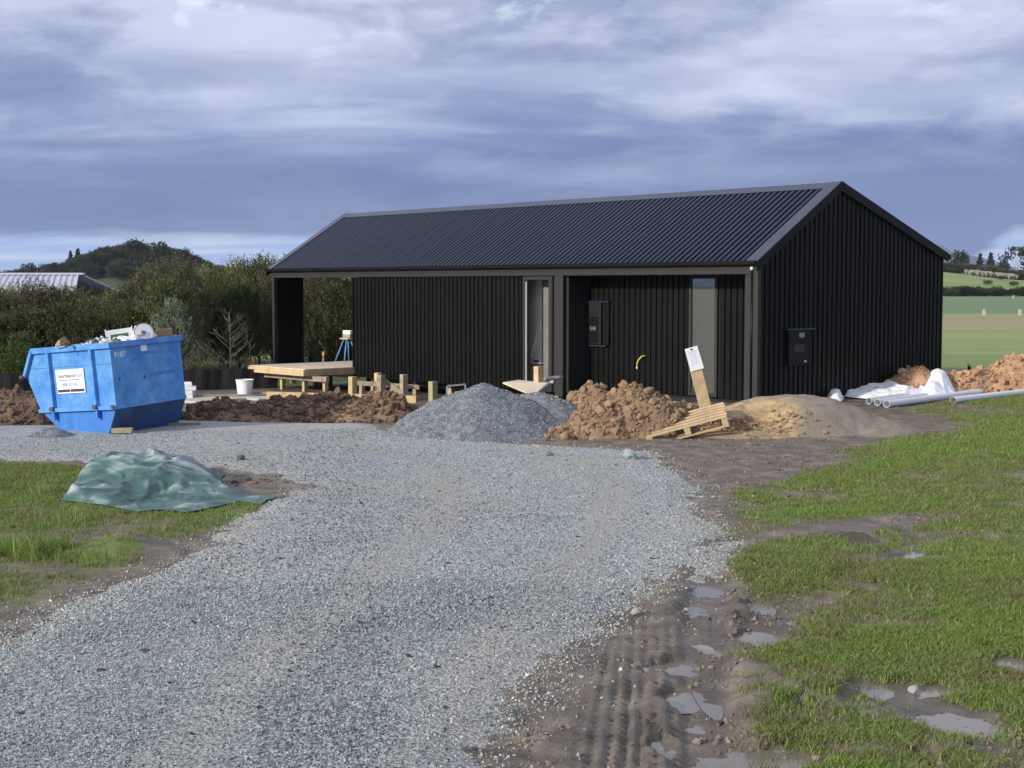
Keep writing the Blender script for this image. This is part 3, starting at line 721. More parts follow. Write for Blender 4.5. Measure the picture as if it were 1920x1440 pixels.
def slope_cap(u0, u1, v0, v1, th, nm='ridge_cap'):
    a = [(u0, v0, roof_z(v0)+.05), (u1, v0, roof_z(v0)+.05), (u1, v1, roof_z(v1)+.05), (u0, v1, roof_z(v1)+.05)]
    return a
def cap(name, u0, u1, v0, v1):
    q = MB(); h = .058
    q.prism([(u0, v0, roof_z(v0)+h), (u0, v1, roof_z(v1)+h), (u0, v1, roof_z(v1)+h+.006), (u0, v0, roof_z(v0)+h+.006)], (u1-u0, 0, 0)); return q.build(name, M_FLASH, roof)
n_ = 6
for k in range(n_):
    a = UL-.02+(0.03-UL)*k/n_; b = UL-.02+(0.03-UL)*(k+1)/n_
    cap('ridge_cap', a+.002, b-.002, RV-.20, RV); cap('ridge_cap', a+.002, b-.002, RV+.003, RV+.2)
def verge(name, u0, u1, drop_u, m=M_FLASH):
    q = MB(); h = .066
    q.prism([(u0, -.10, roof_z(-.10)+h), (u0, RV, RZT+h), (u0, RV, RZT+h+.006), (u0, -.10, roof_z(-.10)+h+.006)], (u1-u0, 0, 0)); q.build(name, m, roof)
    q = MB(); q.prism([(u0, RV+.003, RZT+h), (u0, W_+.1, roof_z(W_+.1)+h), (u0, W_+.1, roof_z(W_+.1)+h+.006), (u0, RV+.003, RZT+h+.006)], (u1-u0, 0, 0)); q.build(name, m, roof)
    q = MB(); q.prism([(drop_u, -.12, roof_z(-.12)-.11), (drop_u, RV, RZT-.115), (drop_u, W_+.1, roof_z(W_+.1)-.11), (drop_u, W_+.1, roof_z(W_+.1)+.071), (drop_u, RV, RZT+.074), (drop_u, -.12, roof_z(-.12)+.071)], (.022, 0, 0)); q.build('barge_board', M_CLAD, roof)
verge('barge_flashing', -.24, .035, .036)
verge('barge_flashing', UL-.04, UL+.16, UL-.063)
MB().box((-.10, W_+.09, roof_z(W_+.1)-.06), (.06, W_+.2, roof_z(W_+.1)+.05)).build('gutter', M_CLAD, house)
# door bay: pale lining behind a narrow frame
dr = empty('door', (0, 0, 0)); dr.parent = house
fr = MB(); fr.box((-6.45, .0, ZB), (-6.36, .12, 2.42)); fr.box((-5.64, .0, ZB), (-5.40, .12, 2.42)); fr.box((-6.36, .0, 2.34), (-5.64, .12, 2.42)); fr.box((-6.36, 0, ZB), (-5.64, .12, .02))
fr.build('frame', M_TRIM, dr, bevel=.004)
MB().box((-6.34, -.012, .02), (-6.325, .0-.001, 2.30)).build('seal_strip', M_WHITE, dr)
MB().box((-6.42, .02, .02), (-6.30, .05, 2.34)).build('jamb', M_DARK, dr)
MB().box((-5.52, -.02, ZB), (-5.47, .0-.001, 2.42)).build('jamb', M_CLAD, dr)
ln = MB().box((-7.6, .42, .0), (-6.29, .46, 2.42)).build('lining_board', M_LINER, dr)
MB().box((-6.287, .425, .0), (-5.62, .46, 2.42)).build('lining_board', mat('dimmed_lining', (.16, .155, .145), .8), dr)  # same pale lining, coloured darker to cancel the sunlit strip here
MB().beam((-6.62, .405, .62), (-6.32, .405, 1.45), .03, .075, (0, 1, 0)).build('brace', M_LINER, dr)
MB().box((-6.85, .33, .50), (-6.25, .418, .54)).build('shelf', M_LINER, dr)
MB().box((-6.85, .36, 1.98), (-6.45, .418, 2.00)).build('shelf', M_LINER, dr)
MB().box((-6.46, .34, .541), (-6.37, .39, .58)).build('handle', M_DARK, dr)
for k in range(4): MB().box((-5.98+k*.16, .02, -.42), (-5.90+k*.16, .06, -.10)).build('slat', M_CLAD, house)
MB().box((-5.53, -.06, .14), (-5.42, -.025, .24)).build('socket_box', M_GALV, house)
# tall window in the recessed wall
wn = empty('window'); wn.parent = house
fr = MB(); fr.box((-2.27, .655, .03), (-2.20, .71, 2.40)); fr.box((-1.60, .655, .03), (-1.53, .71, 2.40)); fr.box((-2.20, .655, 2.35), (-1.60, .71, 2.40)); fr.box((-2.20, .655, .03), (-1.60, .71, .09))
fr.build('frame', M_TRIM, wn, bevel=.004)
def glass_mat():
    m = bpy.data.materials.new('window_glass'); m.use_nodes = True; nt = m.node_tree; N = nt.nodes.new; L = nt.links.new
    fr_ = N('ShaderNodeFresnel'); fr_.inputs[0].default_value = 1.5; t = N('ShaderNodeBsdfTransparent'); t.inputs[0].default_value = (.8, .82, .82, 1)
    g = N('ShaderNodeBsdfGlossy'); g.inputs['Roughness'].default_value = .03; mx = N('ShaderNodeMixShader')
    L(fr_.outputs[0], mx.inputs[0]); L(t.outputs[0], mx.inputs[1]); L(g.outputs[0], mx.inputs[2]); L(mx.outputs[0], nt.nodes['Material Output'].inputs[0]); return m
M_GLASS = glass_mat()
MB().box((-2.20, .675, .09), (-1.60, .681, 2.35)).build('pane', M_GLASS, wn)
M_BLIND = mat('grey_blind', (.20, .19, .185), .7, .06, 4.)
bl = MB(); zq = .1
me_s = MB().box((-.30, -.005, 0), (.30, .004, .088)).me('blind_slat', M_BLIND)
for k in range(25): obj('blind_slat', me_s, wn, loc=(-1.90, .70, .095+k*.0905))
MB().box((-2.32, .60, -.01), (-1.48, .665, .025)).build('sill', M_CLAD, wn)
# letterbox-like box on the recessed wall, left
def wbox(u0, u1, z0, z1, v, nm, out=(0, -1)):
    pass
mb_ = empty('meter_box'); mb_.parent = house; mb_['label'] = 'tall narrow dark box with a slot and three characters'
MB().box((-5.06, .60, .97), (-4.66, .664, 1.86)).build('case', M_GLASSD, mb_, bevel=.006)
MB().box((-4.98, .594, 1.62), (-4.74, .599, 1.67)).build('slot', mat('slot_black', (.003, .003, .003), .9), mb_)
MB().box((-5.0, .596, 1.00), (-4.72, .599, 1.56)).build('door_panel', M_CLAD, mb_)
MB().box((-5.13, .575, 1.865), (-4.42, .668, 1.89)).build('hood', M_FLASH, mb_)
MB().box((-5.00, .585, .93), (-4.50, .668, .955)).build('sill', M_TRIM, mb_)
MB().box((-4.65, .645, .97), (-4.47, .664, 1.86)).build('side_cover', M_CLAD, mb_)
gb = empty('meter_box'); gb.parent = house; gb['label'] = 'black meter box with a small pale window on the gable'
MB().box((.006, .85, .70), (.055, 1.56, 1.37)).build('case', M_CLAD, gb, bevel=.006)
MB().box((.056, 1.17, 1.23), (.060, 1.33, 1.32)).build('pane', mat('pale_pane', (.25, .24, .23), .3), gb)
MB().box((.056, 1.02, .96), (.058, 1.34, 1.10)).build('door_panel', M_GLASSD, gb)
MB().box((.006, .78, 1.375), (.085, 1.64, 1.40)).build('hood', M_FLASH, gb)
MB().box((.056, 1.33, .76), (.064, 1.40, .785)).build('latch', M_WHITE, gb)
M_YEL = mat('yellow_cable', (.70, .52, .10), .5, .05)
cb = MB().tube([(-3.42, .66, .78), (-3.47, .60, .765), (-3.53, .57, .70), (-3.565, .56, .62), (-3.57, .56, .55)], .014, 8).build('cable', M_YEL, house, True)
MB().tube([(-3.57, .56, .55), (-3.57, .56, .50)], .016, 8).build('cable_end', M_WHITE, cb, True)
# piles under the raised floor
for k in range(9):
    u = -16.2+k*1.35
    if -12.9 < u or True: MB().box((u, .35, -.55), (u+.13, .48, ZB)).build('pile', M_PINEW, house)
MB().box((-12.7, .36, -.2), (-5.5, .44, ZB-.002)).build('bearer', M_DARK, house)

# lettering
def text_mesh(s, size, m, bold=0.):
    c = bpy.data.curves.new('t', 'FONT'); c.body = s; c.size = size; c.extrude = .001; c.align_x = 'LEFT'; c.offset = bold
    o = bpy.data.objects.new('t', c); COL.objects.link(o)
    me = bpy.data.meshes.new_from_object(o.evaluated_get(bpy.context.evaluated_depsgraph_get())); bpy.data.objects.remove(o); me.materials.clear(); me.materials.append(m); return me
obj('number', text_mesh('548', .12, mat('dull_print', (.12, .12, .12), .6), .003), mb_, loc=(-4.98, .592, 1.27), rot=(math.pi/2, 0, 0))

# ---------------------------------------------------------------- deck and timber in front of the shed
def local_obj(name, label, cat, group=None): return empty(name, (CX, CY, 0), RZ, label, cat, group)
dk = local_obj('timber_deck', 'unfinished low timber deck with plywood top at the open bay', 'deck')
DZT = .18
for k in range(3):
    u0 = -15.3+k*.85; MB().box((u0+.002, -1.45, DZT-.02), (u0+.848, 1.1, DZT)).build('plywood_sheet', M_PLY, dk)
    MB().box((u0+.002, 1.103, DZT-.02), (u0+.848, 4.6, DZT)).build('plywood_sheet', M_PLY, dk)
MB().box((-15.3, -1.495, DZT-.17), (-12.75, -1.45, DZT-.022)).build('joist', M_PINE, dk)
MB().box((-12.795, -1.449, DZT-.17), (-12.75, 4.6, DZT-.022)).build('joist', M_PINE, dk)
MB().box((-15.3, -1.449, DZT-.17), (-15.255, 4.6, DZT-.022)).build('joist', M_PINE, dk)
for k in range(5): MB().box((-15.25, -.9+k*1.1, DZT-.17), (-12.8, -.855+k*1.1, DZT-.022)).build('joist', M_PINEW, dk)
MB().box((-15.0, -1.25, DZT-.30), (-12.15, -1.15, DZT-.172)).build('bearer', M_PINEW, dk)
MB().box((-15.0, .2, DZT-.30), (-12.9, .3, DZT-.172)).build('bearer', M_PINEW, dk)
for v in (-1.14, .31):
    for u in (-15.0, -14.35, -13.35, -12.45): MB().box((u, v, -.55), (u+.10, v+.10, DZT-.175)).build('leg', M_PINE if v < 0 else M_PINEW, dk)
MB().box((-15.28, 1.9, DZT+.001), (-13.9, 2.3, DZT+.05)).build('plank', M_PINEW, dk)
# offcuts standing up behind the deck: two small pegs
for q_, lb in (((474, 674, 39.), 'small orange-tipped peg at the far left corner of the deck'), ((606, 664, 39.), 'small orange-tipped peg behind the middle of the deck')):
    p_ = gy(*q_); t = empty('peg', (p_[0], p_[1], -.4), 0, lb, 'peg')
    MB().box((-.025, -.025, 0), (.025, .025, p_[2]+.35)).build('shaft', M_PINEW, t); MB().box((-.03, -.03, p_[2]+.35), (.03, .03, p_[2]+.47)).build('tip', mat('orange_paint', (.75, .33, .10), .6), t)
# new foundation posts with rails (front of the cladding)
def post(px, ytop, ybot, Y, w, label, m=M_PINE):
    a = gy(px, ytop, Y); b = gy(px, ybot, Y)
    o = MB().box((-w/2, -w/2, 0), (w/2, w/2, a[2]-b[2]+.25)).build('timber_post', m, bevel=.004)
    o.location = (a[0], a[1], b[2]-.25); o.rotation_euler = (random.uniform(-.02, .02), random.uniform(-.02, .02), RZ+random.uniform(-.1, .1))
    return tag(o, label, 'post', 'timber posts standing in front of the shed')
post(661, 706, 745, 33.6, .15, 'short square timber post just right of the deck')
post(709, 699, 742, 33.7, .13, 'pale timber post standing half behind another post')
post(714, 703, 747, 33.0, .15, 'timber post at the high end of the diagonal brace', M_PINEW)
post(757, 702, 750, 32.9, .14, 'timber post at the low end of the diagonal brace', M_PINEW)
post(812, 715, 752, 32.2, .15, 'lone stubby greenish post beside the gravel heap', mat('treated_timber', (.30, .29, .15), .8, .2, 6.))
po = post(1011, 687, 750, 29.6, .15, 'tall pale timber post standing by the door bay')
post(678, 719, 745, 34.0, .10, 'small stub of post under the level rail', M_PINEW)
def bar(name, a, b, w, h, m, label, cat):
    o = MB().beam(Vector(b)-Vector(a), (0, 0, 0), w, h).build(name, m); o.location = a; return tag(o, label, cat)
bar('timber_rail', gy(670, 718, 33.45), gy(786, 726, 33.45), .05, .10, M_PINEW, 'level timber rail nailed between the posts', 'rail')
bar('timber_brace', gy(719, 713, 33.12), gy(755, 740, 33.0), .04, .12, M_PINEW, 'diagonal timber brace between two posts', 'brace')
for a_, lb in ((732, 'left thin pale peg under the level rail'), (746, 'right thin pale peg under the level rail')):
    b_ = bar('timber_peg', gy(a_, 723, 33.3), gy(a_+3, 752, 33.3), .035, .035, M_PLY, lb, 'peg')
bar('formwork_plank', gy(500, 741, 31.5), gy(780, 749, 31.0), .04, .16, M_PINE, 'long pale formwork plank on edge behind the spoil bank', 'plank')
bar('formwork_plank', gy(975, 747, 28.6), gy(1046, 748, 28.6), .04, .12, M_PINE, 'short pale formwork plank at the foot of the tall post', 'plank')
bar('formwork_plank', gy(620, 743, 33.0), gy(700, 744, 33.5), .04, .07, M_PLY, 'thin pale plank behind the posts beside the deck', 'plank')
# metal handle-like bracket
br = empty('bent_rail', gy(850, 745, 31.5), 0, 'bent galvanised rail standing between two posts at the wall', 'rail')
q = MB(); q.beam((-.14, 0, -.1), (-.14, 0, .23), .035, .035); q.beam((-.14, 0, .247), (.26, .1, .28), .035, .035); q.beam((.26, .1, .262), (.26, .1, .10), .035, .035); q.build('rail', M_GALV, br)
# ramp board by the door
rp = empty('door_board', gy(970, 716, 29.6), 0, 'pale board on a metal tray sloping up to the door bay', 'board')
q = MB(); q.prism([(-.30, -.25, -.02), (.32, -.55, -.26), (.62, -.1, -.04), (.02, .35, -.01)], (0, 0, .03)); q.build('board', M_PLY, rp)
q = MB(); q.beam((.30, -.57, -.28), (.66, -.08, -.06), .04, .09); q.build('edge_channel', M_GALV, rp)
q = MB(); q.tube([(.55, .25, .02), (.75, .2, .07), (.95, .22, .08)], .045, 10); q.build('pipe_offcut', M_GALV, rp, True)
# mitre saw on blue stand
sw = local_obj('saw_stand', 'blue-legged saw stand with a white box on the deck', 'saw stand')
bx_, bz_ = -15.02, DZT+.0
for (du, dv) in ((-.24, -.15), (-.02, .0), (-.24, .30), (.2, .30)): MB().tube([(bx_+du, 1.35+dv, bz_), (bx_-.05+du*.25, 1.45+dv*.3, bz_+.60)], .018, 8).build('leg', mat('blue_tube', (.12, .30, .62), .4), sw, True)
MB().box((bx_-.28, 1.38, bz_+.60), (bx_+.1, 1.6, bz_+.63)).build('table', M_PLY, sw)
MB().box((bx_-.14, 1.38, bz_+.632), (bx_+.2, 1.62, bz_+.73)).build('tray', M_PINEW, sw)
MB().box((bx_-.14, 1.38, bz_+.732), (bx_+.2, 1.62, bz_+.84)).build('box', M_PAPER, sw, bevel=.01)
# leaning board with notice
nb = empty('notice_board', (0, 0, 0), 0, 'leaning timber board with a white printed notice on top', 'sign')
a = Vector(gy(1329, 773, 24.4)); b = Vector(gy(1296, 656, 24.4)); nb.location = a
q = MB(); q.beam(Vector((0, 0, -.15))+(a-b)*0.0, b-a, .20, .045, (0, 1, 0)); q.build('board', M_PINE, nb, bevel=.003)
d = (b-a).normalized(); c = (b-a)*.86; sdv = d.cross(Vector((0, 1, 0))).normalized()
pv = [c-d*.20-sdv*.12+Vector((0, -.035, 0)), c-d*.20+sdv*.11+Vector((0, -.035, 0)), c+d*.20+sdv*.11+Vector((0, -.05, 0)), c+d*.20-sdv*.11+Vector((0, -.045, 0))]
q = MB(); q.prism(pv, (0, -.004, 0)); pp = q.build('notice', M_PAPER, nb)
for k in range(7):
    c1 = c+d*(.12-.035*k)+Vector((0, -.0515+.0015*k, 0)); w_ = .075-.01*(k % 3)
    q = MB(); q.beam(c1-sdv*w_, c1+sdv*w_, .002, .008, d); q.build('print_line', M_TXTB, pp)
q = MB(); q.beam(c+d*.165-sdv*.02+Vector((0, -.055, 0)), c+d*.165+sdv*.02+Vector((0, -.055, 0)), .002, .03, d); q.build('emblem', M_TXTG, pp)
q = MB(); q.box((-.14, .06, -.1), (-.07, .1, .30)); q.build('prop', M_PINEW, nb)
bar('timber_offcut', gy(1262, 757, 25.), gy(1290, 762, 25.), .12, .05, M_GALV, 'grey timber offcut lying left of the notice board', 'timber')
bar('timber_offcut', gy(1278, 766, 24.7), gy(1312, 762, 25.), .10, .06, M_PINEW, 'grey-brown timber offcut at the foot of the notice board', 'timber')
bar('timber_offcut', gy(1300, 775, 24.6), gy(1300, 762, 24.9), .07, .07, M_PINEW, 'upright stub of timber beside the notice board', 'timber')

# ---------------------------------------------------------------- heaps
def heap(name, label, cat, cx, cy, hfun, rx, ry, m, res=90, clods=None, cm=None, n_big=0, big=(.08, .2), n_small=0, small=(.02, .07), amp=.05, asc=3., seed=1, piece='clod', small_m=None):
    zc = gzf(cx, cy); t = empty(name, (cx, cy, zc), 0, label, cat)
    xs = np.linspace(-rx, rx, res); ys = np.linspace(-ry, ry, int(res*ry/rx)+8); X, Y = np.meshgrid(xs, ys, indexing='ij')
    def H(X, Y):
        h = hfun(X, Y); k = sm(h/.12)
        return h+k*amp*fbm(X+cx, Y+cy, asc, 5, seed, .55)*2-.05
    gzz = ground_z((X+cx).ravel(), (Y+cy).ravel())[0].reshape(X.shape)-zc
    Z = H(X, Y); 
    n, k = X.shape; i, j = np.meshgrid(np.arange(n-1), np.arange(k-1), indexing='ij'); i0 = (i*k+j).ravel(); Q = np.stack([i0, i0+k, i0+k+1, i0+1], 1)
    ZZ = np.where(Z < -.03, gzz-.12, gzz+Z)
    V = np.stack([X, Y, ZZ], -1).reshape(-1, 3)
    kp = (hfun(X, Y) > .002).ravel()[Q].any(1); Q = Q[kp]; us = np.unique(Q); rm = np.full(len(V), -1); rm[us] = np.arange(len(us))
    body = obj('mound', mesh_np(name, V[us], rm[Q], m, True), t)
    r = np.random.default_rng(seed)
    def surf(n):
        out = []
        while len(out) < n:
            x = r.uniform(-rx, rx, n*3); y = r.uniform(-ry, ry, n*3); h = hfun(x, y); ok = (h > .012)
            for a, b in zip(x[ok], y[ok]): out.append((a, b))
        out = np.array(out[:n]); z = ground_z(out[:, 0]+cx, out[:, 1]+cy)[0]-zc+H(out[:, 0], out[:, 1]); return out[:, 0], out[:, 1], z
    if n_big:
        x, y, z = surf(n_big)
        for k_ in range(n_big):
            s = big[0]+(big[1]-big[0])*r.random()**2
            o = obj(piece, clods[k_ % len(clods)], t, (x[k_], y[k_], z[k_]+s*.12), r.random(3)*6.28, (s*r.uniform(.8, 1.3), s, s*r.uniform(.7, 1)))
    if n_small:
        x, y, z = surf(n_small); s = small[0]+(small[1]-small[0])*r.random(n_small)**2
        sc = np.stack([s, s*r.uniform(.7, 1.2, n_small), s*r.uniform(.6, 1, n_small)], 1)
        o = scatter('small_'+piece+'s', np.stack([x, y, z+s*.15], 1), r.random((n_small, 3))*6.28, sc, r.integers(0, len(small_m or clods), n_small), small_m or clods, parent=t)
    return t
CL_CLAY = [clod_mesh('clod', M_CLAY, i) for i in range(6)]; CL_SOIL = [clod_mesh('clod', M_SOIL, 10+i) for i in range(6)]; CL_BR = [clod_mesh('clod', M_CLAYR, 20+i) for i in range(6)]
CL_SAND = [clod_mesh('clod', M_YELSAND, 30+i, 1) for i in range(4)]; CL_GS = [clod_mesh('clod', M_GREYSOIL, 40+i, 1) for i in range(3)]
ST = [rock_mesh('stone', M_STONE, 60+i, 10) for i in range(3)]+[rock_mesh('stone', M_STONED, 70+i, 10) for i in range(3)]+[rock_mesh('stone', M_STONEW, 80+i, 10) for i in range(2)]
def cone(X, Y, cx, cy, rx, ry, h, p=1.15, a=0.):
    x = X-cx; y = Y-cy; ca, sa = math.cos(a), math.sin(a); x, y = x*ca+y*sa, -x*sa+y*ca
    r = np.sqrt((x/rx)**2+(y/ry)**2+.012); return np.clip(h*(1-r**p), 0, None)*1.0
# gravel heap
gc = gy(902, 800, 21.6)
def hg(X, Y):
    a = cone(X+.16*fbm(X, Y, 1.1, 3, 3), Y, .04, .15, 1.55, 1.35, .86, 1.3); b = cone(X, Y, -.35, -.1, 1.0, 1.0, .62, 1.1); c = cone(X, Y, .85, .65, 1.25, 1.15, .60, 1.7)
    return np.maximum(np.maximum(a, b), c)
heap('gravel_heap', 'large heap of blue-grey crushed stone at the driveway end', 'heap', gc[0], gc[1], hg, 2.2, 2.1, M_BLUEGREY, 110, ST, None, 60, (.03, .06), 9000, (.012, .034), .075, 1.6, 5, 'stone', ST[:2]+ST[3:]+[ST[6]])
# orange clay heap
cc_ = gy(1165, 800, 21.6)
def hc(X, Y):
    a = cone(X, Y, .22, .15, 1.05, .95, .80, 1.5); b = cone(X, Y, -.30, -.1, .80, .8, .55, 1.5); c = cone(X, Y, -.98, -.55, .42, .35, .22, 1.6); d = cone(X, Y, .75, .5, .75, .7, .45, 1.7)
    e = cone(X, Y, -.35, 1.0, .6, .5, .72, 2.)
    return np.maximum.reduce([a, b, c, d, e])*(1+.0*X)
heap('clay_heap', 'rough heap of orange-brown clay clods right of the gravel heap', 'heap', cc_[0], cc_[1], hc, 1.9, 1.8, M_CLAY, 90, CL_CLAY, None, 240, (.06, .19), 2600, (.02, .07), .12, 3., 9)
# bank of dug soil
bc = gy(565, 790, 24.)
def hb(X, Y):
    n = fbm(X+bc[0], Y, .9, 3, 4)
    return np.clip((.37+.25*n)*(1-(np.abs(Y-.12*X*.3)/(.95+.3*n))**1.8), 0, None)*sm((X+2.2)/.6)*sm((2.35-X)/.8)
heap('soil_bank', 'low bank of dug brown soil clods between skip and gravel heap', 'heap', bc[0], bc[1], hb, 2.5, 1.4, M_SOIL, 120, CL_SOIL, None, 260, (.06, .20), 3000, (.02, .07), .10, 3., 14)
lc = gy(20, 775, 23.5)
def hl(X, Y): return np.maximum(cone(X, Y, 0, 0, 1.5, 1.1, .55, 1.6), cone(X, Y, -1.0, .1, 1.4, 1., .42, 1.8))
heap('soil_heap', 'brown soil heap with stones at the left edge behind the skip', 'heap', lc[0], lc[1], hl, 2.6, 1.4, M_SOIL, 90, CL_SOIL, None, 110, (.06, .17), 1400, (.02, .07), .10, 3., 15)
gm = gy(95, 812, 20.9)
heap('gravel_mound', 'tiny mound of gravel against the left foot of the skip', 'heap', gm[0], gm[1], lambda X, Y: cone(X, Y, 0, 0, .42, .4, .17, 1.5), .6, .6, M_BLUEGREY, 40, ST, None, 0, (.03, .06), 350, (.012, .03), .02, 3., 3, 'stone')
# sand mound
sc_ = gy(1480, 800, 21.8)
def hs(X, Y):
    a = cone(X, Y, .05, .35, 1.85, 1.35, .63, 1.8); b = cone(X, Y, 1.0, .2, 1.2, 1.2, .30, 1.6); c = cone(X, Y, -.9, -.5, 1.2, .75, .28, 1.5)
    h = np.maximum.reduce([a, b, c]); cut = np.exp(-(((X+.42)/.42)**2+((Y+.15)/.40)**2))
    return np.clip(h-.24*cut*sm(h/.2), 0, None)
def sand_mat():
    m = mat('sand_mound', (.215, .185, .15), .95, .2, 6., bump=.8, bscale=30); nt = m.node_tree; N = nt.nodes.new; L = nt.links.new
    b = nt.nodes['Principled BSDF']; src = b.inputs['Base Color'].links[0].from_socket
    at = N('ShaderNodeTexCoord'); d = N('ShaderNodeVectorMath'); d.operation = 'DISTANCE'; d.inputs[1].default_value = (-.75, -.35, .2); L(at.outputs['Object'], d.inputs[0])
    nn = N('ShaderNodeTexNoise'); nn.inputs['Scale'].default_value = 2.5; nn.inputs['Detail'].default_value = 7; L(at.outputs['Object'], nn.inputs['Vector'])
    ad = N('ShaderNodeMath'); ad.operation = 'ADD'; L(d.outputs['Value'], ad.inputs[0]); L(nn.outputs['Fac'], ad.inputs[1])
    r = N('ShaderNodeMapRange'); r.inputs[1].default_value = 1.25; r.inputs[2].default_value = 1.50; r.inputs[3].default_value = 1; r.inputs[4].default_value = 0; L(ad.outputs[0], r.inputs[0])
    n2 = N('ShaderNodeTexNoise'); n2.inputs['Scale'].default_value = 7; n2.inputs['Detail'].default_value = 6; L(at.outputs['Object'], n2.inputs['Vector'])
    cr = N('ShaderNodeValToRGB'); cr.color_ramp.elements[0].position = .35; cr.color_ramp.elements[0].color = (.25, .17, .09, 1); cr.color_ramp.elements[1].position = .6; cr.color_ramp.elements[1].color = (.42, .32, .185, 1); L(n2.outputs['Fac'], cr.inputs[0])
    mx = N('ShaderNodeMix'); mx.data_type = 'RGBA'; L(r.outputs[0], mx.inputs[0]); L(src, mx.inputs[6]); L(cr.outputs[0], mx.inputs[7]); L(mx.outputs[2], b.inputs['Base Color']); return m
sh_ = heap('sand_mound', 'smooth grey-brown sand mound with a yellow dug-out face', 'heap', sc_[0], sc_[1], hs, 2.5, 1.9, sand_mat(), 120, CL_SAND, None, 0, (.04, .1), 0, (.015, .04), .05, 1.8, 23)
r = np.random.default_rng(4); n = 420; x = r.normal(-.75, .42, n); y = r.normal(-.6, .25, n); ok = hs(x, y) > .02; x, y = x[ok], y[ok]
z = ground_z(x+sc_[0], y+sc_[1])[0]-gzf(sc_[0], sc_[1])+hs(x, y)-.03; s = .015+.05*r.random(len(x))**2
scatter('small_clods', np.stack([x, y, z+.01], 1), r.random((len(x), 3))*6.28, np.stack([s*1.3, s, s*.8], 1), r.integers(0, 4, len(x)), CL_SAND, parent=sh_)
# bright clay heap behind the pipes
rc = gy(1812, 712, 29.4)
def hr(X, Y):
    n = fbm(X+30, Y, 1.1, 3, 44)
    ln = (Y-.25*X-.2)
    h1 = np.clip((.62+.3*n)*(1-(np.abs(ln)/.75)**1.7), 0, None)*sm((X+1.9)/1.0)
    h2 = cone(X, Y, -1.05, -.1, .85, .6, .62, 1.6); h3 = cone(X, Y, 1.3, .5, 1.3, .9, .75, 1.6); h4 = cone(X, Y, -2.1, -.55, .8, .4, .20, 1.6)
    return np.maximum.reduce([h1*.8, h2, h3, h4])
heap('clay_heap', 'bright orange clay heap behind the white pipes', 'heap', rc[0], rc[1], hr, 3.4, 2.0, M_CLAYR, 120, CL_BR, None, 280, (.06, .20), 3000, (.02, .07), .11, 3., 31)

# boulders and loose stones that can be picked out
def loose(px, py, s, m, label, seed, cat='stone'):
    g = gz(px, py); o = obj('stone', clod_mesh('stone', m, seed, 2, .22), None, (g[0], g[1], gzf(g[0], g[1])+s*.25), (0, 0, seed), (s*1.1, s*.9, s)); tag(o, label, cat)
loose(1655, 797, .17, M_CONC, 'pale grey lump of concrete on the sand mound slope', 51); bpy.data.objects['stone'].location.z += .13
loose(1180, 864, .20, M_STONE, 'flat grey lump at the gravel edge below the clay heap', 52)
loose(1030, 856, .09, M_STONED, 'dark lump lying on the gravel below the gravel heap', 53)
loose(1193, 1151, .07, M_STONEW, 'pale flat stone on the mud beside the tyre tracks', 54)
loose(1713, 1292, .07, M_STONEW, 'pale stone in the boggy grass at the lower right', 55)
loose(452, 868, .10, M_STONED, 'dark twig-like clod on the gravel right of the net', 56)
loose(838, 754, .12, M_CLAYR, 'orange lump at the end of the formwork plank', 57)

# small debris dots on the gravel
def mud_lumps():
    x, y = sample_wedge(24000, 5.4, 22, -2, 20, 1.2); g, gr, _ = masks(x, y); k = (g < -.15) & (gr < .45) & (fbm(x, y, 1.6, 4, 83) > .03)
    for T in TREADS: k &= pdist(x, y, T)[0] > .22
    x, y = x[k], y[k]; n = len(x)
    s_ = .007+.030*RNG.random(n)**3.5; mm = mat('mud_lump', (.16, .128, .105), .75, .3, 12., rnd=.3)
    o = scatter('mud_lumps', np.stack([x, y, ground_z(x, y)[0]+s_*.1], 1), RNG.random((n, 3))*6.28, np.stack([s_*1.5, s_*1.2, s_*.9], 1), RNG.integers(0, 3, n), [clod_mesh('lump', mm, 210+i, 1, .4) for i in range(3)])
    tag(o, 'crumbled lumps of mud along the wheel ruts', 'mud')
mud_lumps()
def debris():
    x, y = sample_wedge(230, 7, 21, -20, 8, .9); g = sdist(x, y, GRAVEL); k = g > .1; x, y = x[k], y[k]; n = len(x); s = .012+.024*RNG.random(n)**2
    o = scatter('crumbs', np.stack([x, y, ground_z(x, y)[0]+s*.1], 1), RNG.random((n, 3))*.6, np.stack([s*1.8, s, s*.5], 1), RNG.integers(0, 2, n), [clod_mesh('clod', mat('crumb_soil', (.05, .045, .035), .9), 200+i) for i in range(2)]); tag(o, 'dark crumbs of soil dropped over the gravel', 'soil')
debris()

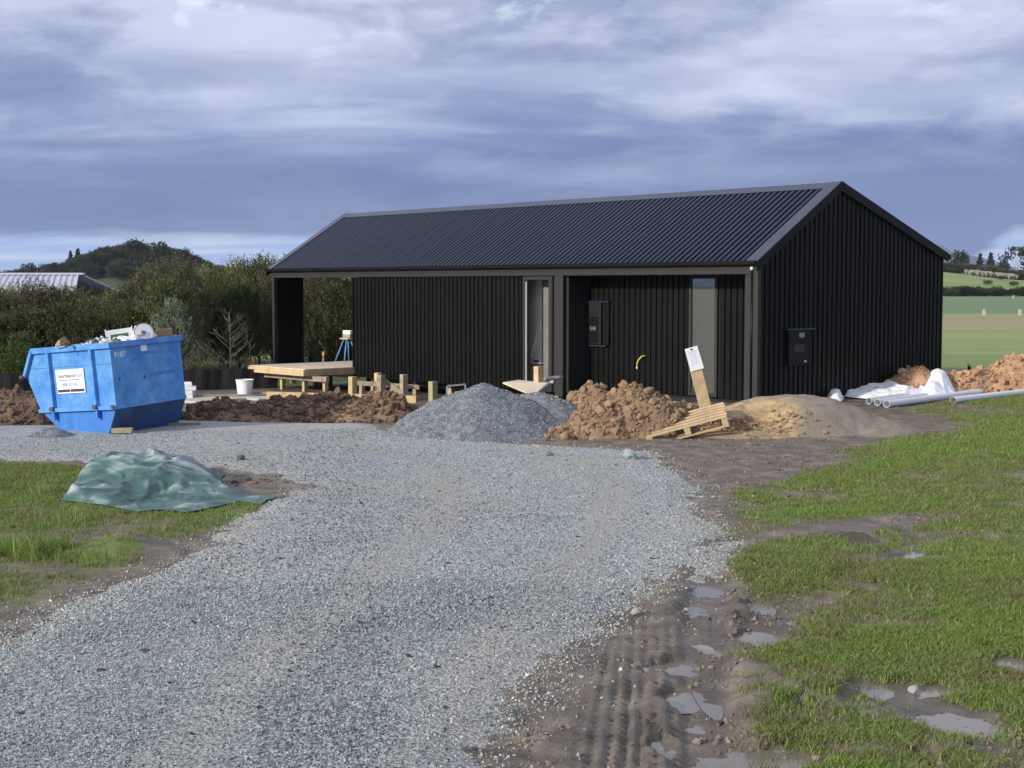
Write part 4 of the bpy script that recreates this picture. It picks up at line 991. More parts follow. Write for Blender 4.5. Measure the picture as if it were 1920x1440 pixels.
# ---------------------------------------------------------------- pallet
def pallet():
    A0 = Vector(gy(1211, 820, 20.75)); A1 = Vector(gy(1352, 783, 20.6)); A2 = Vector(gy(1396, 748, 21.45))
    ex = (A1-A0).normalized(); L_ = 1.2; ey = (A2-A1); ey = (ey-ex*ey.dot(ex)).normalized(); up = ex.cross(ey).normalized()
    t = bpy.data.objects.new('pallet', None); COL.objects.link(t)
    M = Matrix(((ex.x, ey.x, up.x, A0.x), (ex.y, ey.y, up.y, A0.y), (ex.z, ey.z, up.z, A0.z), (0, 0, 0, 1))); t.matrix_world = M
    tag(t, 'pale wooden pallet tilted against the sand mound', 'pallet')
    Wd = 1.12
    bd = MB().box((0, 0, -.02), (L_, .10, 0)).me('top_board', M_PINE, bevel=.003)
    for k in range(6): obj('top_board', bd, t, (.012*math.sin(k*2.3), .001+k*(Wd-.10)/5, 0))
    for k in range(3):
        x = (0.0, L_/2-.045, L_-.09)[k]; MB().box((x, .0, -.135), (x+.09, Wd, -.118)).build('bottom_board', M_PINE, t)
    for x in (0.0, L_/2-.045, L_-.09):
        MB().box((x, .0, -.041), (x+.09, Wd, -.022)).build('stringer_board', M_PINE, t)
        for y in (0, Wd/2-.05, Wd-.1): MB().box((x+.002, y+.002, -.116), (x+.088, y+.098, -.043)).build('block', M_PINE, t)
    MB().box((0, -.001, -.152), (L_, .085, -.137)).build('bottom_board', M_PINE, t)
pallet()

# ---------------------------------------------------------------- white pipes and sheeting
def pipe(px, py, px2, py2, r, label, Z=None):
    a = gz(px, py+r*2*52, r*1.0); a = Vector(gz(px, py, r)); b = Vector(gz(px2, py2, r))
    a.z = gzf(a.x, a.y)+r+(Z or 0); b.z = gzf(b.x, b.y)+r+(Z or 0)
    t = empty('plastic_pipe', a, 0, label, 'pipe', 'white plastic pipes on the grass'); d = b-a
    n = 24; q = MB(); q.tube([(0, 0, 0), d], r, n, caps=False); q.tube([d, (0, 0, 0)], r*.93, n, caps=False)
    # end rings
    for base1, base2 in ((0, 3*n), (n, 2*n)):
        pass
    q.build('pipe_wall', M_PIPE, t, True)
    q = MB(); dn = d.normalized(); u = dn.orthogonal().normalized(); w = dn.cross(u)
    for k in range(n):
        t0, t1 = 2*math.pi*k/n, 2*math.pi*(k+1)/n; f_ = lambda rr, tt: u*math.cos(tt)*rr+w*math.sin(tt)*rr
        q.poly([f_(r, t0), f_(r, t1), f_(r*.93, t1), f_(r*.93, t0)])
    q.build('pipe_rim', M_PIPE, t)
    return t
pipe(1662, 758, 2050, 708, .066, 'nearest white plastic pipe of the row on the grass')
pipe(1645, 754, 1960, 711, .062, 'white plastic pipe second from the front in the row')
pipe(1629, 751, 1905, 712, .060, 'white plastic pipe third from the front, by the mound')
pipe(1787, 750, 2200, 704, .066, 'white plastic pipe starting further right, open end showing')
bp_ = pipe(1878, 724, 2100, 700, .05, 'dark blue-grey pipe end lying behind the white pipes')
for c_ in bp_.children: c_.data.materials.clear(); c_.data.materials.append(mat('dark_blue_pipe', (.03, .05, .11), .4))
def drape(name, label, outline, peaks, m, th=.01, res=70, seed=3, z0=.02, amp=.05, asc=3., edgew=.12):
    xs = [p[0] for p in outline]; ys = [p[1] for p in outline]; cx, cy = sum(xs)/len(xs), sum(ys)/len(ys)
    X, Y = np.meshgrid(np.linspace(min(xs)-.05, max(xs)+.05, res), np.linspace(min(ys)-.05, max(ys)+.05, res), indexing='ij')
    d = sdist(X, Y, outline)+.10*fbm(X, Y, 3, 3, seed)
    h = np.zeros_like(X)
    for (a, b, rx, ry, hh, p) in peaks: h = np.maximum(h, hh*np.clip(1-(((X-a)/rx)**2+((Y-b)/ry)**2+.03)**(p/2), 0, 1))
    wx, wy = X+.25*fbm(X, Y, 1.5, 2, seed+9), Y+.5*fbm(X, Y, 1.2, 2, seed+11)
    fold = 1-3.2*np.abs(fbm(wx, wy*.55, asc, 2, seed+5)*2)
    fold = np.maximum(fold, .55*(1-3.5*np.abs(fbm(wx*1.2+.4*wy, wy*.8, asc*1.9, 2, seed+6)*2)))
    h = h+amp*np.clip(fold, 0, 1)**1.5*(.35+.65*np.sin(np.clip(h/max(.1, h.max()), 0, 1)*2.6))+amp*.25*fbm(X, Y, asc*2.5, 3, seed+2)
    gzz = ground_z(X.ravel(), Y.ravel())[0].reshape(X.shape)
    edge = sm((d+.0)/edgew)
    Z = gzz+z0+h*edge
    kp = (d > 0)
    n, k = X.shape; i, j = np.meshgrid(np.arange(n-1), np.arange(k-1), indexing='ij'); i0 = (i*k+j).ravel(); Q = np.stack([i0, i0+k, i0+k+1, i0+1], 1)
    Q = Q[kp.ravel()[Q].all(1)]; V = np.stack([X-cx, Y-cy, Z], -1).reshape(-1, 3); us = np.unique(Q); rm = np.full(len(V), -1); rm[us] = np.arange(len(us))
    o = obj(name, mesh_np(name, V[us], rm[Q], m, True), None, (cx, cy, 0)); md = o.modifiers.new('thick', 'SOLIDIFY'); md.thickness = th
    return tag(o, label, 'sheeting')
def W2(*pts, z=0.): return [gz(a, b, z)[:2] for a, b in pts]
a1 = gz(1715, 752); a2 = gz(1755, 748); a3 = gz(1625, 757); a4 = gz(1745, 748)
drape('plastic_sheeting', 'crumpled white plastic sheeting spread behind the pipe ends', W2((1560, 742), (1590, 747), (1640, 751), (1710, 747), (1760, 744), (1775, 736), (1700, 731), (1620, 733), (1570, 735)),
      [(gz(1650, 742)[0], gz(1650, 742)[1], 1.6, 1.0, .16, 2), (gz(1668, 740)[0], gz(1668, 740)[1], .3, .5, .26, 1.6)], M_BAG, .004, 140, 4, .03, .07, 2.5)
drape('white_bag', 'big bulging white bag rising against the clay heap', W2((1712, 750), (1770, 748), (1796, 744), (1800, 734), (1768, 728), (1720, 738)),
      [(gz(1762, 740)[0], gz(1762, 740)[1], .62, .9, .44, 3.0), (gz(1740, 743)[0], gz(1740, 743)[1], .6, .8, .28, 2.)], M_BAG, .004, 110, 8, .05, .05, 3., .35)
drape('white_bag', 'small rounded white bag at the foot of the gable wall', W2((1545, 750), (1562, 756), (1582, 753), (1585, 742), (1565, 739), (1548, 742)),
      [(gz(1565, 748)[0], gz(1565, 748)[1], .36, .7, .17, 2.4)], M_BAG, .012, 40, 9, .03, .02, 3.)
# stake with green tip
g = gy(1817, 702, 31.5); st = empty('marker_stake', (g[0], g[1], 0), 0, 'black stake with a yellow-green tip beyond the gable wall', 'stake')
MB().tube([(0, 0, -.1), (0, 0, .45)], .035, 10).build('shaft', M_CLAD, st, True); MB().tube([(0, 0, .45), (0, 0, .53)], .04, 10).build('cap', mat('lime_cap', (.55, .70, .20), .5), st, True)
# small white post bits in the paddock
for (px, py, h_, lb) in ((1845, 590, .0, 'leaning pale concrete post in the paddock, left one'), (1912, 588, 0, 'pale concrete post in the paddock at the photo edge'), (1900, 558, 0, 'small pale post by the far dark hedge')):
    Yp = 110. if py > 570 else 260.; g = gz(px, 537+CZ*F/Yp); hh = .45 if py > 570 else .6
    o = MB().prism([(-.14, -.08, 0), (.14, -.08, 0), (.11, -.06, hh), (-.06, -.06, hh+.04)], (0, .15, 0)).build('fence_post', M_CONC, bevel=.01); o.location = (g[0], g[1], gzf(g[0], g[1])-.02)
    tag(o, lb, 'post')

# ---------------------------------------------------------------- green shade net over a heap
def net_mat():
    m = bpy.data.materials.new('green_net'); m.use_nodes = True; nt = m.node_tree; N = nt.nodes.new; L = nt.links.new
    b = nt.nodes['Principled BSDF']; b.inputs['Roughness'].default_value = .5
    tc = N('ShaderNodeTexCoord'); n1 = N('ShaderNodeTexNoise'); n1.inputs['Scale'].default_value = 1.7; n1.inputs['Detail'].default_value = 7; n1.inputs['Distortion'].default_value = 1.2
    mp = N('ShaderNodeMapping'); mp.inputs['Scale'].default_value = (1, 1.6, 2.6); L(tc.outputs['Object'], mp.inputs[0]); L(mp.outputs[0], n1.inputs['Vector'])
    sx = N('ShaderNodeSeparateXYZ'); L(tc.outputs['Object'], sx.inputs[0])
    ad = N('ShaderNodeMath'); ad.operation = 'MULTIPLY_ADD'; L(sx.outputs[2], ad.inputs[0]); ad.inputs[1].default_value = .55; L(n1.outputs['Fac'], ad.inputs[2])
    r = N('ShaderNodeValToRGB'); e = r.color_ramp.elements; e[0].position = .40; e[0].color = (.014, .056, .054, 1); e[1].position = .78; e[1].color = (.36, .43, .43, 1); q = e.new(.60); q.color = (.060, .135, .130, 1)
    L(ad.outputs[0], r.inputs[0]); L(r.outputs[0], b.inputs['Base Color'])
    w = N('ShaderNodeTexNoise'); w.inputs['Scale'].default_value = 14; w.inputs['Detail'].default_value = 6; L(tc.outputs['Object'], w.inputs['Vector'])
    bp = N('ShaderNodeBump'); bp.inputs['Strength'].default_value = .5; bp.inputs['Distance'].default_value = .02; L(w.outputs['Fac'], bp.inputs['Height']); L(bp.outputs[0], b.inputs['Normal'])
    return m
out = W2((110, 943), (150, 905), (170, 880), (230, 872), (330, 872), (420, 892), (412, 918), (440, 927), (475, 934), (522, 938), (490, 951), (450, 946), (400, 958), (350, 967), (300, 962), (260, 966), (190, 952))
def pk(px, py, rx, ry, h, p=1.): g = gz(px, py); return (g[0], g[1], rx, ry, h, p)
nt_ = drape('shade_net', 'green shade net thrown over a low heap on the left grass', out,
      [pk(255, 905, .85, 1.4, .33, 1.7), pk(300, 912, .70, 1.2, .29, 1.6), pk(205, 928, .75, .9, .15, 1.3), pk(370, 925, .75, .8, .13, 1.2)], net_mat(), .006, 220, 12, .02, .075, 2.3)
nt_['category'] = 'net'
hole = gz(470, 905)
heap('soil_patch', 'bare brown soil with twigs between net and gravel', 'soil', hole[0], hole[1], lambda X, Y: cone(X, Y, 0, 0, .55, .7, .05, 2.), .8, .9, M_SOIL, 50, CL_SOIL, None, 14, (.03, .07), 260, (.01, .035), .03, 5., 77)

# ---------------------------------------------------------------- skip bin
def skip():
    t = empty('skip_bin', gz(203, 817), 0, 'battered blue steel skip full of rubbish, tilted on blocks', 'skip')
    A_v = Vector((-.85, .53, 0)).normalized(); B_v = Vector((.53, .85, 0)).normalized()
    # local x = -A (towards the right-hand corner), local y = B
    Mx = Matrix(((-A_v.x, B_v.x, 0), (-A_v.y, B_v.y, 0), (0, 0, 1)))
    roll = Matrix.Rotation(math.radians(-5.2), 3, 'Y')
    t.rotation_euler = (roll @ Mx).to_euler(); 
    H_ = 1.36; B_ = 1.42
    prf = [(-.22, 0), (0, .40), (0, H_), (-1.66, H_+.0), (-1.87, .97), (-1.62, .43), (-1.10, 0.0)]   # x, z
    prf = [(x+.22, z) for x, z in prf]
    bh = prf
    def sheet(p, q, name, m, y0=0., y1=B_, th=.012):
        a = Vector((p[0], y0, p[1])); b = Vector((q[0], y0, q[1])); d = (b-a); n = Vector((d.z, 0, -d.x)).normalized()*th
        return MB().prism([a, b, b+n, a+n], (0, y1-y0, 0)).build(name, m, t)
    # side panels: upper and lower plate, near and far
    up = [prf[1], prf[2], prf[3], prf[4], prf[5]]; lo = [prf[0], prf[1], prf[5], prf[6]]
    for y in (0, B_-.012):
        MB().prism([(x, y, z) for x, z in up], (0, .012, 0)).build('side_panel', M_BLUE, t)
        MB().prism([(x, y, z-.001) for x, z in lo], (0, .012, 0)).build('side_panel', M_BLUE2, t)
    sheet(prf[1], prf[2], 'end_panel', M_BLUE); sheet(prf[0], prf[1], 'end_panel', mat('blue_paint_shaded', (.022, .085, .25), .5, .2, 5., col2=(.03, .06, .13), c2scale=3))  # lower end panel: underside shade painted in as darker blue, with grimy mottling
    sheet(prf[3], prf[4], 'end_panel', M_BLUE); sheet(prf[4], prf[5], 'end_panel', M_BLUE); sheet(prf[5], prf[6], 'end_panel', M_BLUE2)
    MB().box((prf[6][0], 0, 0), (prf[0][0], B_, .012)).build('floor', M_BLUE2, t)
    # rim
    xr = prf[2][0]; xl = prf[3][0]
    MB().box((xl-.02, -.045, H_-.075), (xr+.045, -.001, H_+.012)).build('rim', M_BLUE, t, bevel=.006)
    MB().box((xl-.02, B_+.001, H_-.075), (xr+.045, B_+.045, H_+.012)).build('rim', M_BLUE, t, bevel=.006)
    MB().box((xr+.001, -.0, H_-.075), (xr+.045, B_, H_+.012)).build('rim', M_BLUE, t, bevel=.006)
    q = MB(); q.beam((xl-.0, -.03, H_-.02), (prf[4][0]-.01, -.03, .95), .05, .05); q.build('rim', M_BLUE, t, bevel=.004)
    q = MB(); q.beam((xl-.0, B_+.02, H_-.02), (prf[4][0]-.01, B_+.02, .95), .05, .05); q.build('rim', M_BLUE, t, bevel=.004)
    MB().tube([(prf[4][0]-.02, -.10, .945), (prf[4][0]-.02, 0, .945)], .03, 10).build('lifting_lug', M_RUST, t, True)
    # ribs with pyramidal section, band
    for x in (-.36+.22, -1.30+.22):
        q = MB(); q.prism([(x-.05, -.001, .44), (x+.035, -.001, .44), (x+.02, -.055, .44), (x-.03, -.055, .44)], (0, 0, H_-.075-.44)); q.build('rib', M_BLUE, t)
    MB().box((prf[5][0]-.01, -.05, .385), (prf[1][0]+.03, -.001, .445)).build('band', M_BLUE, t, bevel=.004)
    MB().box((prf[1][0]+.001, .0, .385), (prf[1][0]+.035, B_, .44)).build('band', M_BLUE, t, bevel=.004)
    for x in (-.36+.22, -1.30+.22):
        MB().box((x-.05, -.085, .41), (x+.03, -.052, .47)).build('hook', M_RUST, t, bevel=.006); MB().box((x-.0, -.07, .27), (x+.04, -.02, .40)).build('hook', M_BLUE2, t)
    MB().box((prf[1][0]-.03, -.07, .40), (prf[1][0]+.02, -.052, .46)).build('hook', M_RUST, t)
    MB().box((prf[4][0]+.08, -.006, 1.055), (prf[1][0], -.002, 1.063)).build('crease', M_BLUE2, t)
    # plate sign on the side
    sg = MB().box((-.97, -.018, .66), (-.36, -.006, 1.02)).build('sign_plate', M_PAPER, t)
    rot = (math.pi/2, 0, 0)
    obj('lettering', text_mesh('Northland', .088, M_TXTG, .0), sg, (-.93, -.021, .895), rot); obj('lettering', text_mesh('Waste', .092, M_TXTB), sg, (-.575, -.021, .895), rot, (.82, 1, 1))
    obj('lettering', text_mesh('0800 425 246', .075, M_TXTB, .001), sg, (-.85, -.021, .765), rot, (.82, 1, 1))
    MB().box((-.90, -.022, .855), (-.47, -.0185, .865)).build('stripe', M_TXTG, sg); MB().box((-.955, -.022, .68), (-.69, -.0185, .72)).build('stripe', M_TXTK, sg); MB().box((-.675, -.022, .68), (-.38, -.0185, .72)).build('stripe', M_TXTK, sg)
    # numbers and little tag on the end
    obj('number', text_mesh('9187', .115, M_TXTW, .001), t, (xr+.015, .06, H_-.22), (math.pi/2, 0, math.pi/2))
    MB().box((xr+.013, .60, H_-.17), (xr+.018, .72, H_-.08)).build('sticker', M_PAPER, t)
    q = MB(); q.beam((xr+.014, .40, 1.06), (xr+.014, .68, 1.17), .008, .02); q.beam((xr+.014, .68, 1.17), (xr+.014, .95, 1.14), .008, .02); q.build('weld_seam', M_BLUE2, t)
    MB().tube([(xr+.001, .62, .80), (xr+.012, .62, .80)], .028, 12).build('plug', M_DARK, t); MB().tube([(xr+.001, .12, .82), (xr+.012, .12, .82)], .02, 12).build('plug', M_DARK, t)
    q = MB(); q.beam((xr+.011, .72, .82), (xr+.011, 1.38, .84), .006, .05); q.build('scrape', M_BLUE2, t)
    bpy.context.view_layer.update()
    return t, t.matrix_world.copy()
SK, SM = skip()
def on_skip(x, y, z): return SM @ Vector((x, y, z))
# load: rubbish heaped level under the rim, and the things that stand up out of it
rb_ = mat('mixed_rubbish', (.22, .20, .18), .8, .5, 9., bump=.8, bscale=12, col2=(.55, .54, .52), c2scale=6, c2lo=.5, c2hi=.62)
X, Y = np.meshgrid(np.linspace(-1.42, .20, 50), np.linspace(.03, 1.39, 44), indexing='ij')
Z = 1.27+.10*fbm(X, Y, 3, 4, 6)*2; V = np.stack([X, Y, Z], -1).reshape(-1, 3)
n, k = X.shape; i, j = np.meshgrid(np.arange(n-1), np.arange(k-1), indexing='ij'); i0 = (i*k+j).ravel(); Q = np.stack([i0, i0+k, i0+k+1, i0+1], 1)
o = obj('rubbish', mesh_np('rubbish', V, Q, rb_, True)); o.matrix_world = SM; tag(o, 'mixed rubbish filling the blue skip', 'rubbish', kind='stuff')
def junk(name, me_, x, y, z, rot, label, cat):
    o = obj(name, me_) if not isinstance(me_, bpy.types.Object) else me_; o.location = on_skip(x, y, z); o.rotation_euler = rot; tag(o, label, cat); return o
# open white box with green print, held as box shell
q = MB(); q.box((-.20, 0, 0), (.20, .012, .26)); q.box((-.20, .013, 0), (-.188, .20, .26)); q.box((.188, .013, 0), (.20, .20, .26)); q.box((-.188, .013, 0), (.188, .2, .012))
wb = empty('torn_packaging', on_skip(-.12, .55, 1.29), .45, 'torn white packaging with a green picture, sticking out of the skip', 'packaging'); wb.rotation_euler = (.1, -.14, .25)
q.build('shell', M_WHITE, wb); MB().box((-.13, -.004, .06), (.13, -.001, .19)).build('picture', mat('green_print', (.05, .16, .09), .6, .3, 8, col2=(.10, .09, .05), c2scale=9), wb)
MB().box((.15, -.03, .22), (.23, .05, .33), Matrix.Rotation(.3, 4, 'Y')).build('flap', M_WHITE, wb)
pl = empty('plastic_pail', on_skip(.20, .72, 1.46), 0, 'white round pail lying on its side in the skip', 'pail'); pl.rotation_euler = (math.radians(82), .1, math.radians(25))
q = MB(); q.tube([(0, 0, .0), (0, 0, -.26)], .145, 24, caps=False, r2=.115); q.poly([(.115*math.cos(6.283*k/24), .115*math.sin(6.283*k/24), -.26) for k in range(24)]); q.build('body', M_WHITE, pl, True)
MB().tube([(0, 0, -.02), (0, 0, -.0)], .152, 24, caps=False).build('rim', M_WHITE, pl, True)
MB().tube([(0, 0, -.012), (0, 0, -.004)], .140, 24).build('lid', M_PAPER, pl)
MB().box((-.03, -.02, .0), (.03, .03, .012)).build('tab', M_TXTG, pl)
junk('cardboard_piece', MB().box((-.13, -.01, 0), (.13, .01, .19)).me('cardboard_piece', M_CARD), .18, 1.16, 1.30, (.1, -.10, .6), 'flat brown cardboard piece standing at the far corner of the skip', 'cardboard')
junk('crumpled_bag', clod_mesh('crumpled_bag', M_BAG, 91, 3, .35), .05, .50, 1.37, (0, 0, 0), 'crumpled whitish plastic bag between packaging and pail', 'bag').scale = (.36, .25, .19)
junk('crumpled_bag', clod_mesh('crumpled_bag', mat('dull_bag', (.45, .43, .42), .6, .3, 8), 92, 3, .35), -.05, .25, 1.34, (0, 0, .5), 'dull crumpled wrapping at the near rim of the skip', 'bag').scale = (.3, .2, .12)
junk('crumpled_bag', clod_mesh('crumpled_bag', M_CLAYR, 93, 3, .3), -.80, .30, 1.33, (0, 0, .2), 'low tan wrapping poking over the left rim of the skip', 'bag').scale = (.3, .2, .10)
junk('crumpled_bag', clod_mesh('crumpled_bag', M_BAG, 94, 3, .3), -1.05, .22, 1.32, (0, 0, .2), 'flat white wrapping along the left rim of the skip', 'bag').scale = (.42, .2, .09)
for k, (x_, y_, z_, sx, m_, lb) in enumerate(((-.60, .35, 1.35, .16, M_PAPER, 'small white scrap high in the middle of the skip load'), (-.45, .75, 1.36, .22, M_CARD, 'brown crumpled scrap behind the dark wire in the skip'), (-.20, .30, 1.37, .13, M_WHITE, 'small white scrap at the foot of the torn packaging'),
        (.10, .95, 1.37, .20, M_BAG, 'white crumpled wrapping right of the pail in the skip'), (-1.25, .4, 1.34, .22, M_CARD, 'brown scrap at the left end of the skip load'), (.05, .30, 1.35, .15, M_GREYSOIL, 'grey-brown scrap at the near corner of the skip load'), (-.95, .7, 1.37, .18, M_TXTB, 'pale blue scrap in the left half of the skip load'))):
    junk('scrap', clod_mesh('scrap', m_, 300+k, 2, .5), x_, y_, z_, (k, k*2., 0), lb, 'scrap').scale = (sx*1.3, sx, sx*.7)
junk('stick', MB().beam((0, 0, 0), (.16, .0, .09), .05, .022).me('stick', M_PINE), .06, .58, 1.42, (0, .3, .2), 'pale wood stick leaning against the pail', 'stick')
junk('stick', MB().beam((0, 0, 0), (-.08, .0, .12), .018, .018).me('stick', M_PAPER), -.42, .45, 1.33, (0, 0, .2), 'thin white stick left of the packaging', 'stick')
junk('stick', MB().beam((0, 0, 0), (-.14, .0, .02), .03, .05).me('stick', M_CARD), -.26, .32, 1.38, (0, -.5, .2), 'tan scrap leaning on the packaging', 'stick')
q = MB(); 
for s_ in range(5):
    r_ = random.Random(s_); pts = [Vector((-.5+s_*.11, .35, 0))]
    for _ in range(7): pts.append(pts[-1]+Vector((r_.uniform(-.02, .10), r_.uniform(-.05, .05), r_.uniform(-.05, .09))))
    q.tube(pts, .008, 6)
junk('wire_tangle', q.me('wire_tangle', M_DARK), .0, .0, 1.33, (0, -.09, .5), 'tangle of dark wire spilling over the skip load', 'wire')
# blocks under the skip
a = gz(236, 818); o = MB().box((0, 0, 0), (.30, .12, .075)).build('timber_block', M_PINEW, bevel=.004); o.location = (a[0]-.22, a[1]+.02, .04); o.rotation_euler = (0, 0, .10); tag(o, 'pale timber block under the near corner of the skip', 'block')
a = gz(318, 805); o = MB().box((0, 0, 0), (.55, .12, .05)).build('timber_block', M_PINEW, bevel=.004); o.location = (a[0]-.1, a[1]+.05, .04); o.rotation_euler = (0, 0, .15); tag(o, 'long timber offcut on the gravel right of the skip', 'timber')

# bucket, slabs, stack
bk = gz(459, 741, -.38); t = empty('bucket', (bk[0], bk[1], gzf(bk[0], bk[1])+.05), 0, 'white plastic bucket standing left of the deck', 'bucket')
q = MB(); q.tube([(0, 0, 0), (0, 0, .36)], .165, 24, caps=False, r2=.205); q.poly([(.165*math.cos(6.283*k/24), .165*math.sin(6.283*k/24), .001) for k in range(24)]); q.tube([(0, 0, .36), (0, 0, .01)], .200, 24, caps=False, r2=.160); q.build('body', M_WHITE, t, True)
MB().tube([(0, 0, .335), (0, 0, .362)], .214, 24, caps=False).build('rim', M_WHITE, t, True)
for (a, b_, w, lb) in (((345, 752), (470, 743), .9, 'pale concrete strip under the bucket'), ((470, 748), (575, 742), .7, 'pale concrete strip beside the deck legs')):
    p1, p2 = Vector(gz(*a, -.38)), Vector(gz(*b_, -.38)); z_ = max(gzf(p1.x, p1.y), gzf(p2.x, p2.y))+.02
    o = MB().beam((0, 0, 0), p2-p1, w, .06).build('concrete_strip', M_CONC, bevel=.01); o.location = (p1.x, p1.y, z_); tag(o, lb, 'concrete')
for k in range(4):
    a = gz(352, 738, -.3); o = MB().box((-.35, -.3, 0), (.35, .3, .085)).build('foam_sheet', M_PAPER, bevel=.01); o.location = (a[0]+.02*k*(-1)**k-.2, a[1], gzf(a[0], a[1])+.02+k*.09); o.rotation_euler = (0, 0, .1+.05*k)
    tag(o, ('bottom', 'second', 'third', 'top')[k]+' white slab of the small stack behind the skip', 'slab', 'white slabs stacked behind the skip')
for (px, py, L_, an, lb) in ((400, 742, 1.5, .1, 'weathered plank lying left of the bucket'), (520, 738, 1.2, -.05, 'weathered plank lying between bucket and deck')):
    a = gz(px, py, -.35); o = MB().box((-L_/2, -.07, 0), (L_/2, .07, .035)).build('loose_plank', M_PINEW); o.location = (a[0], a[1], gzf(a[0], a[1])+.06); o.rotation_euler = (0, 0, an); tag(o, lb, 'plank')

# ---------------------------------------------------------------- black cloth fence, pink sheets
fa = Vector(gy(-260, 740, 33.)); fb = Vector(gy(520, 735, 37.)); fe = empty('cloth_fence', (fa.x, fa.y, 0), math.atan2(fb.y-fa.y, fb.x-fa.x), 'low black cloth fence in front of the shrubs', 'fence')
Lf = (fb-fa).length; npan = 9
for k in range(npan):
    x0, x1 = Lf*k/npan, Lf*(k+1)/npan; n = 14; q = MB()
    for i in range(n+1):
        x = x0+(x1-x0)*i/n; sag = .04*math.sin(math.pi*i/n); yy = .02*math.sin(x*7)
        q.v += [(x, yy, -.65), (x, yy+.01*math.sin(x*19), .13-sag)]
    for i in range(n): q.f.append((2*i, 2*i+2, 2*i+3, 2*i+1))
    q.build('cloth_panel', M_FENCE, fe)
    MB().box((x0-.02, .03, -.6), (x0+.02, .07, .17)).build('post', M_DARK, fe)
fe2 = empty('cloth_fence', (-6.4, 45.5, 0), .16, 'black cloth fence seen through the open bay', 'fence')
for k in range(4):
    q = MB(); n = 8
    for i in range(n+1): x = k*1.5+1.5*i/n; q.v += [(x, .02*math.sin(x*9), -.8), (x, .02*math.sin(x*9), .32-.03*math.sin(math.pi*i/n))]
    for i in range(n): q.f.append((2*i, 2*i+2, 2*i+3, 2*i+1))
    q.build('cloth_panel', M_FENCE, fe2); MB().box((k*1.5-.02, .03, -.8), (k*1.5+.02, .07, .36)).build('post', M_DARK, fe2)
pa = gy(0, 764, 29.); o = MB().box((-2.5, 0, -.4), (.62, .05, -.03)).build('pink_panel', mat('pink_sheet', (.30, .10, .11), .7, .1), bevel=.005); o.location = (pa[0], pa[1], pa[2]+.20); tag(o, 'dull pink sheet standing at the left edge behind the soil', 'sheet')

# ---------------------------------------------------------------- foliage
def leaf_mat(name, c, c2, rough=.55, tr=.25):
    m = bpy.data.materials.new(name); m.use_nodes = True; nt = m.node_tree; N = nt.nodes.new; L = nt.links.new
    b = nt.nodes['Principled BSDF']; b.inputs['Roughness'].default_value = rough; b.inputs['Specular IOR Level'].default_value = .3
    oi = N('ShaderNodeObjectInfo'); at = N('ShaderNodeAttribute'); at.attribute_name = 'tint'
    mx = N('ShaderNodeMix'); mx.data_type = 'RGBA'; mx.inputs[6].default_value = (*c, 1); mx.inputs[7].default_value = (*c2, 1); L(at.outputs['Fac'], mx.inputs[0])
    hv = N('ShaderNodeHueSaturation'); L(mx.outputs[2], hv.inputs['Color']); r = N('ShaderNodeMapRange'); r.inputs[3].default_value = .7; r.inputs[4].default_value = 1.3; L(oi.outputs['Random'], r.inputs[0]); L(r.outputs[0], hv.inputs['Value'])
    r2 = N('ShaderNodeMapRange'); r2.inputs[3].default_value = .485; r2.inputs[4].default_value = .515; L(oi.outputs['Random'], r2.inputs[0]); L(r2.outputs[0], hv.inputs['Hue'])
    L(hv.outputs[0], b.inputs['Base Color']); t = N('ShaderNodeBsdfTranslucent'); L(hv.outputs[0], t.inputs[0]); ms = N('ShaderNodeMixShader'); ms.inputs[0].default_value = tr
    L(b.outputs[0], ms.inputs[1]); L(t.outputs[0], ms.inputs[2]); L(ms.outputs[0], nt.nodes['Material Output'].inputs[0]); return m
def crown_mesh(name, m, seed, sprays, leaves, shape, spray_len, leaf, upness=.8, tint_bias=0.):
    """crown of feathery sprays: shape(r) returns (base point, outward vector)"""
    r = np.random.default_rng(seed); Ps = []; Ts = []
    base = np.zeros((sprays, 3)); dirn = np.zeros((sprays, 3))
    for i in range(sprays): b_, d_ = shape(r); base[i] = b_; dirn[i] = d_
    dirn = dirn+np.array([0, 0, upness])+r.normal(0, .22, dirn.shape); dirn /= np.linalg.norm(dirn, axis=1)[:, None]
    ln = spray_len*(.5+r.random(sprays)); t = r.random((sprays, leaves))
    c = base[:, None, :]+dirn[:, None, :]*(t*ln[:, None])[..., None]+r.normal(0, 1, (sprays, leaves, 3))*(spray_len*.13*(1-.6*t))[..., None]
    c = c.reshape(-1, 3); n = len(c)
    ax = np.repeat(dirn, leaves, 0)+r.normal(0, .6, (n, 3)); ax /= np.linalg.norm(ax, axis=1)[:, None]
    sd_ = np.cross(ax, r.normal(0, 1, (n, 3))); sd_ /= np.linalg.norm(sd_, axis=1)[:, None]
    s = leaf*(.6+.8*r.random(n)); L_ = ax*(s*.5)[:, None]; W = sd_*(s*.22)[:, None]
    V = np.stack([c-L_, c+W, c+L_, c-W], 1).reshape(-1, 3); Q = np.arange(n*4).reshape(-1, 4)
    me = mesh_np(name, V, Q, m); a = me.attributes.new('tint', 'FLOAT', 'FACE'); tt = np.clip(np.repeat(r.random(sprays), leaves)*.8+r.random(n)*.35-.1+tint_bias, 0, 1)
    a.data.foreach_set('value', tt.astype(np.float32)); return me
def shrub_shape(r):
    z = r.random()**.8*.80+.04; a = r.random()*6.28; R = .42*(math.sin(min(1, (z+.12)/.95)*math.pi)**.45)*(.88+.25*math.sin(3*a+z*9)+.12*math.sin(7*a))
    rr = R*(r.random()**.35); return (rr*math.cos(a), rr*math.sin(a), z), (math.cos(a)*.5, math.sin(a)*.5, 0)
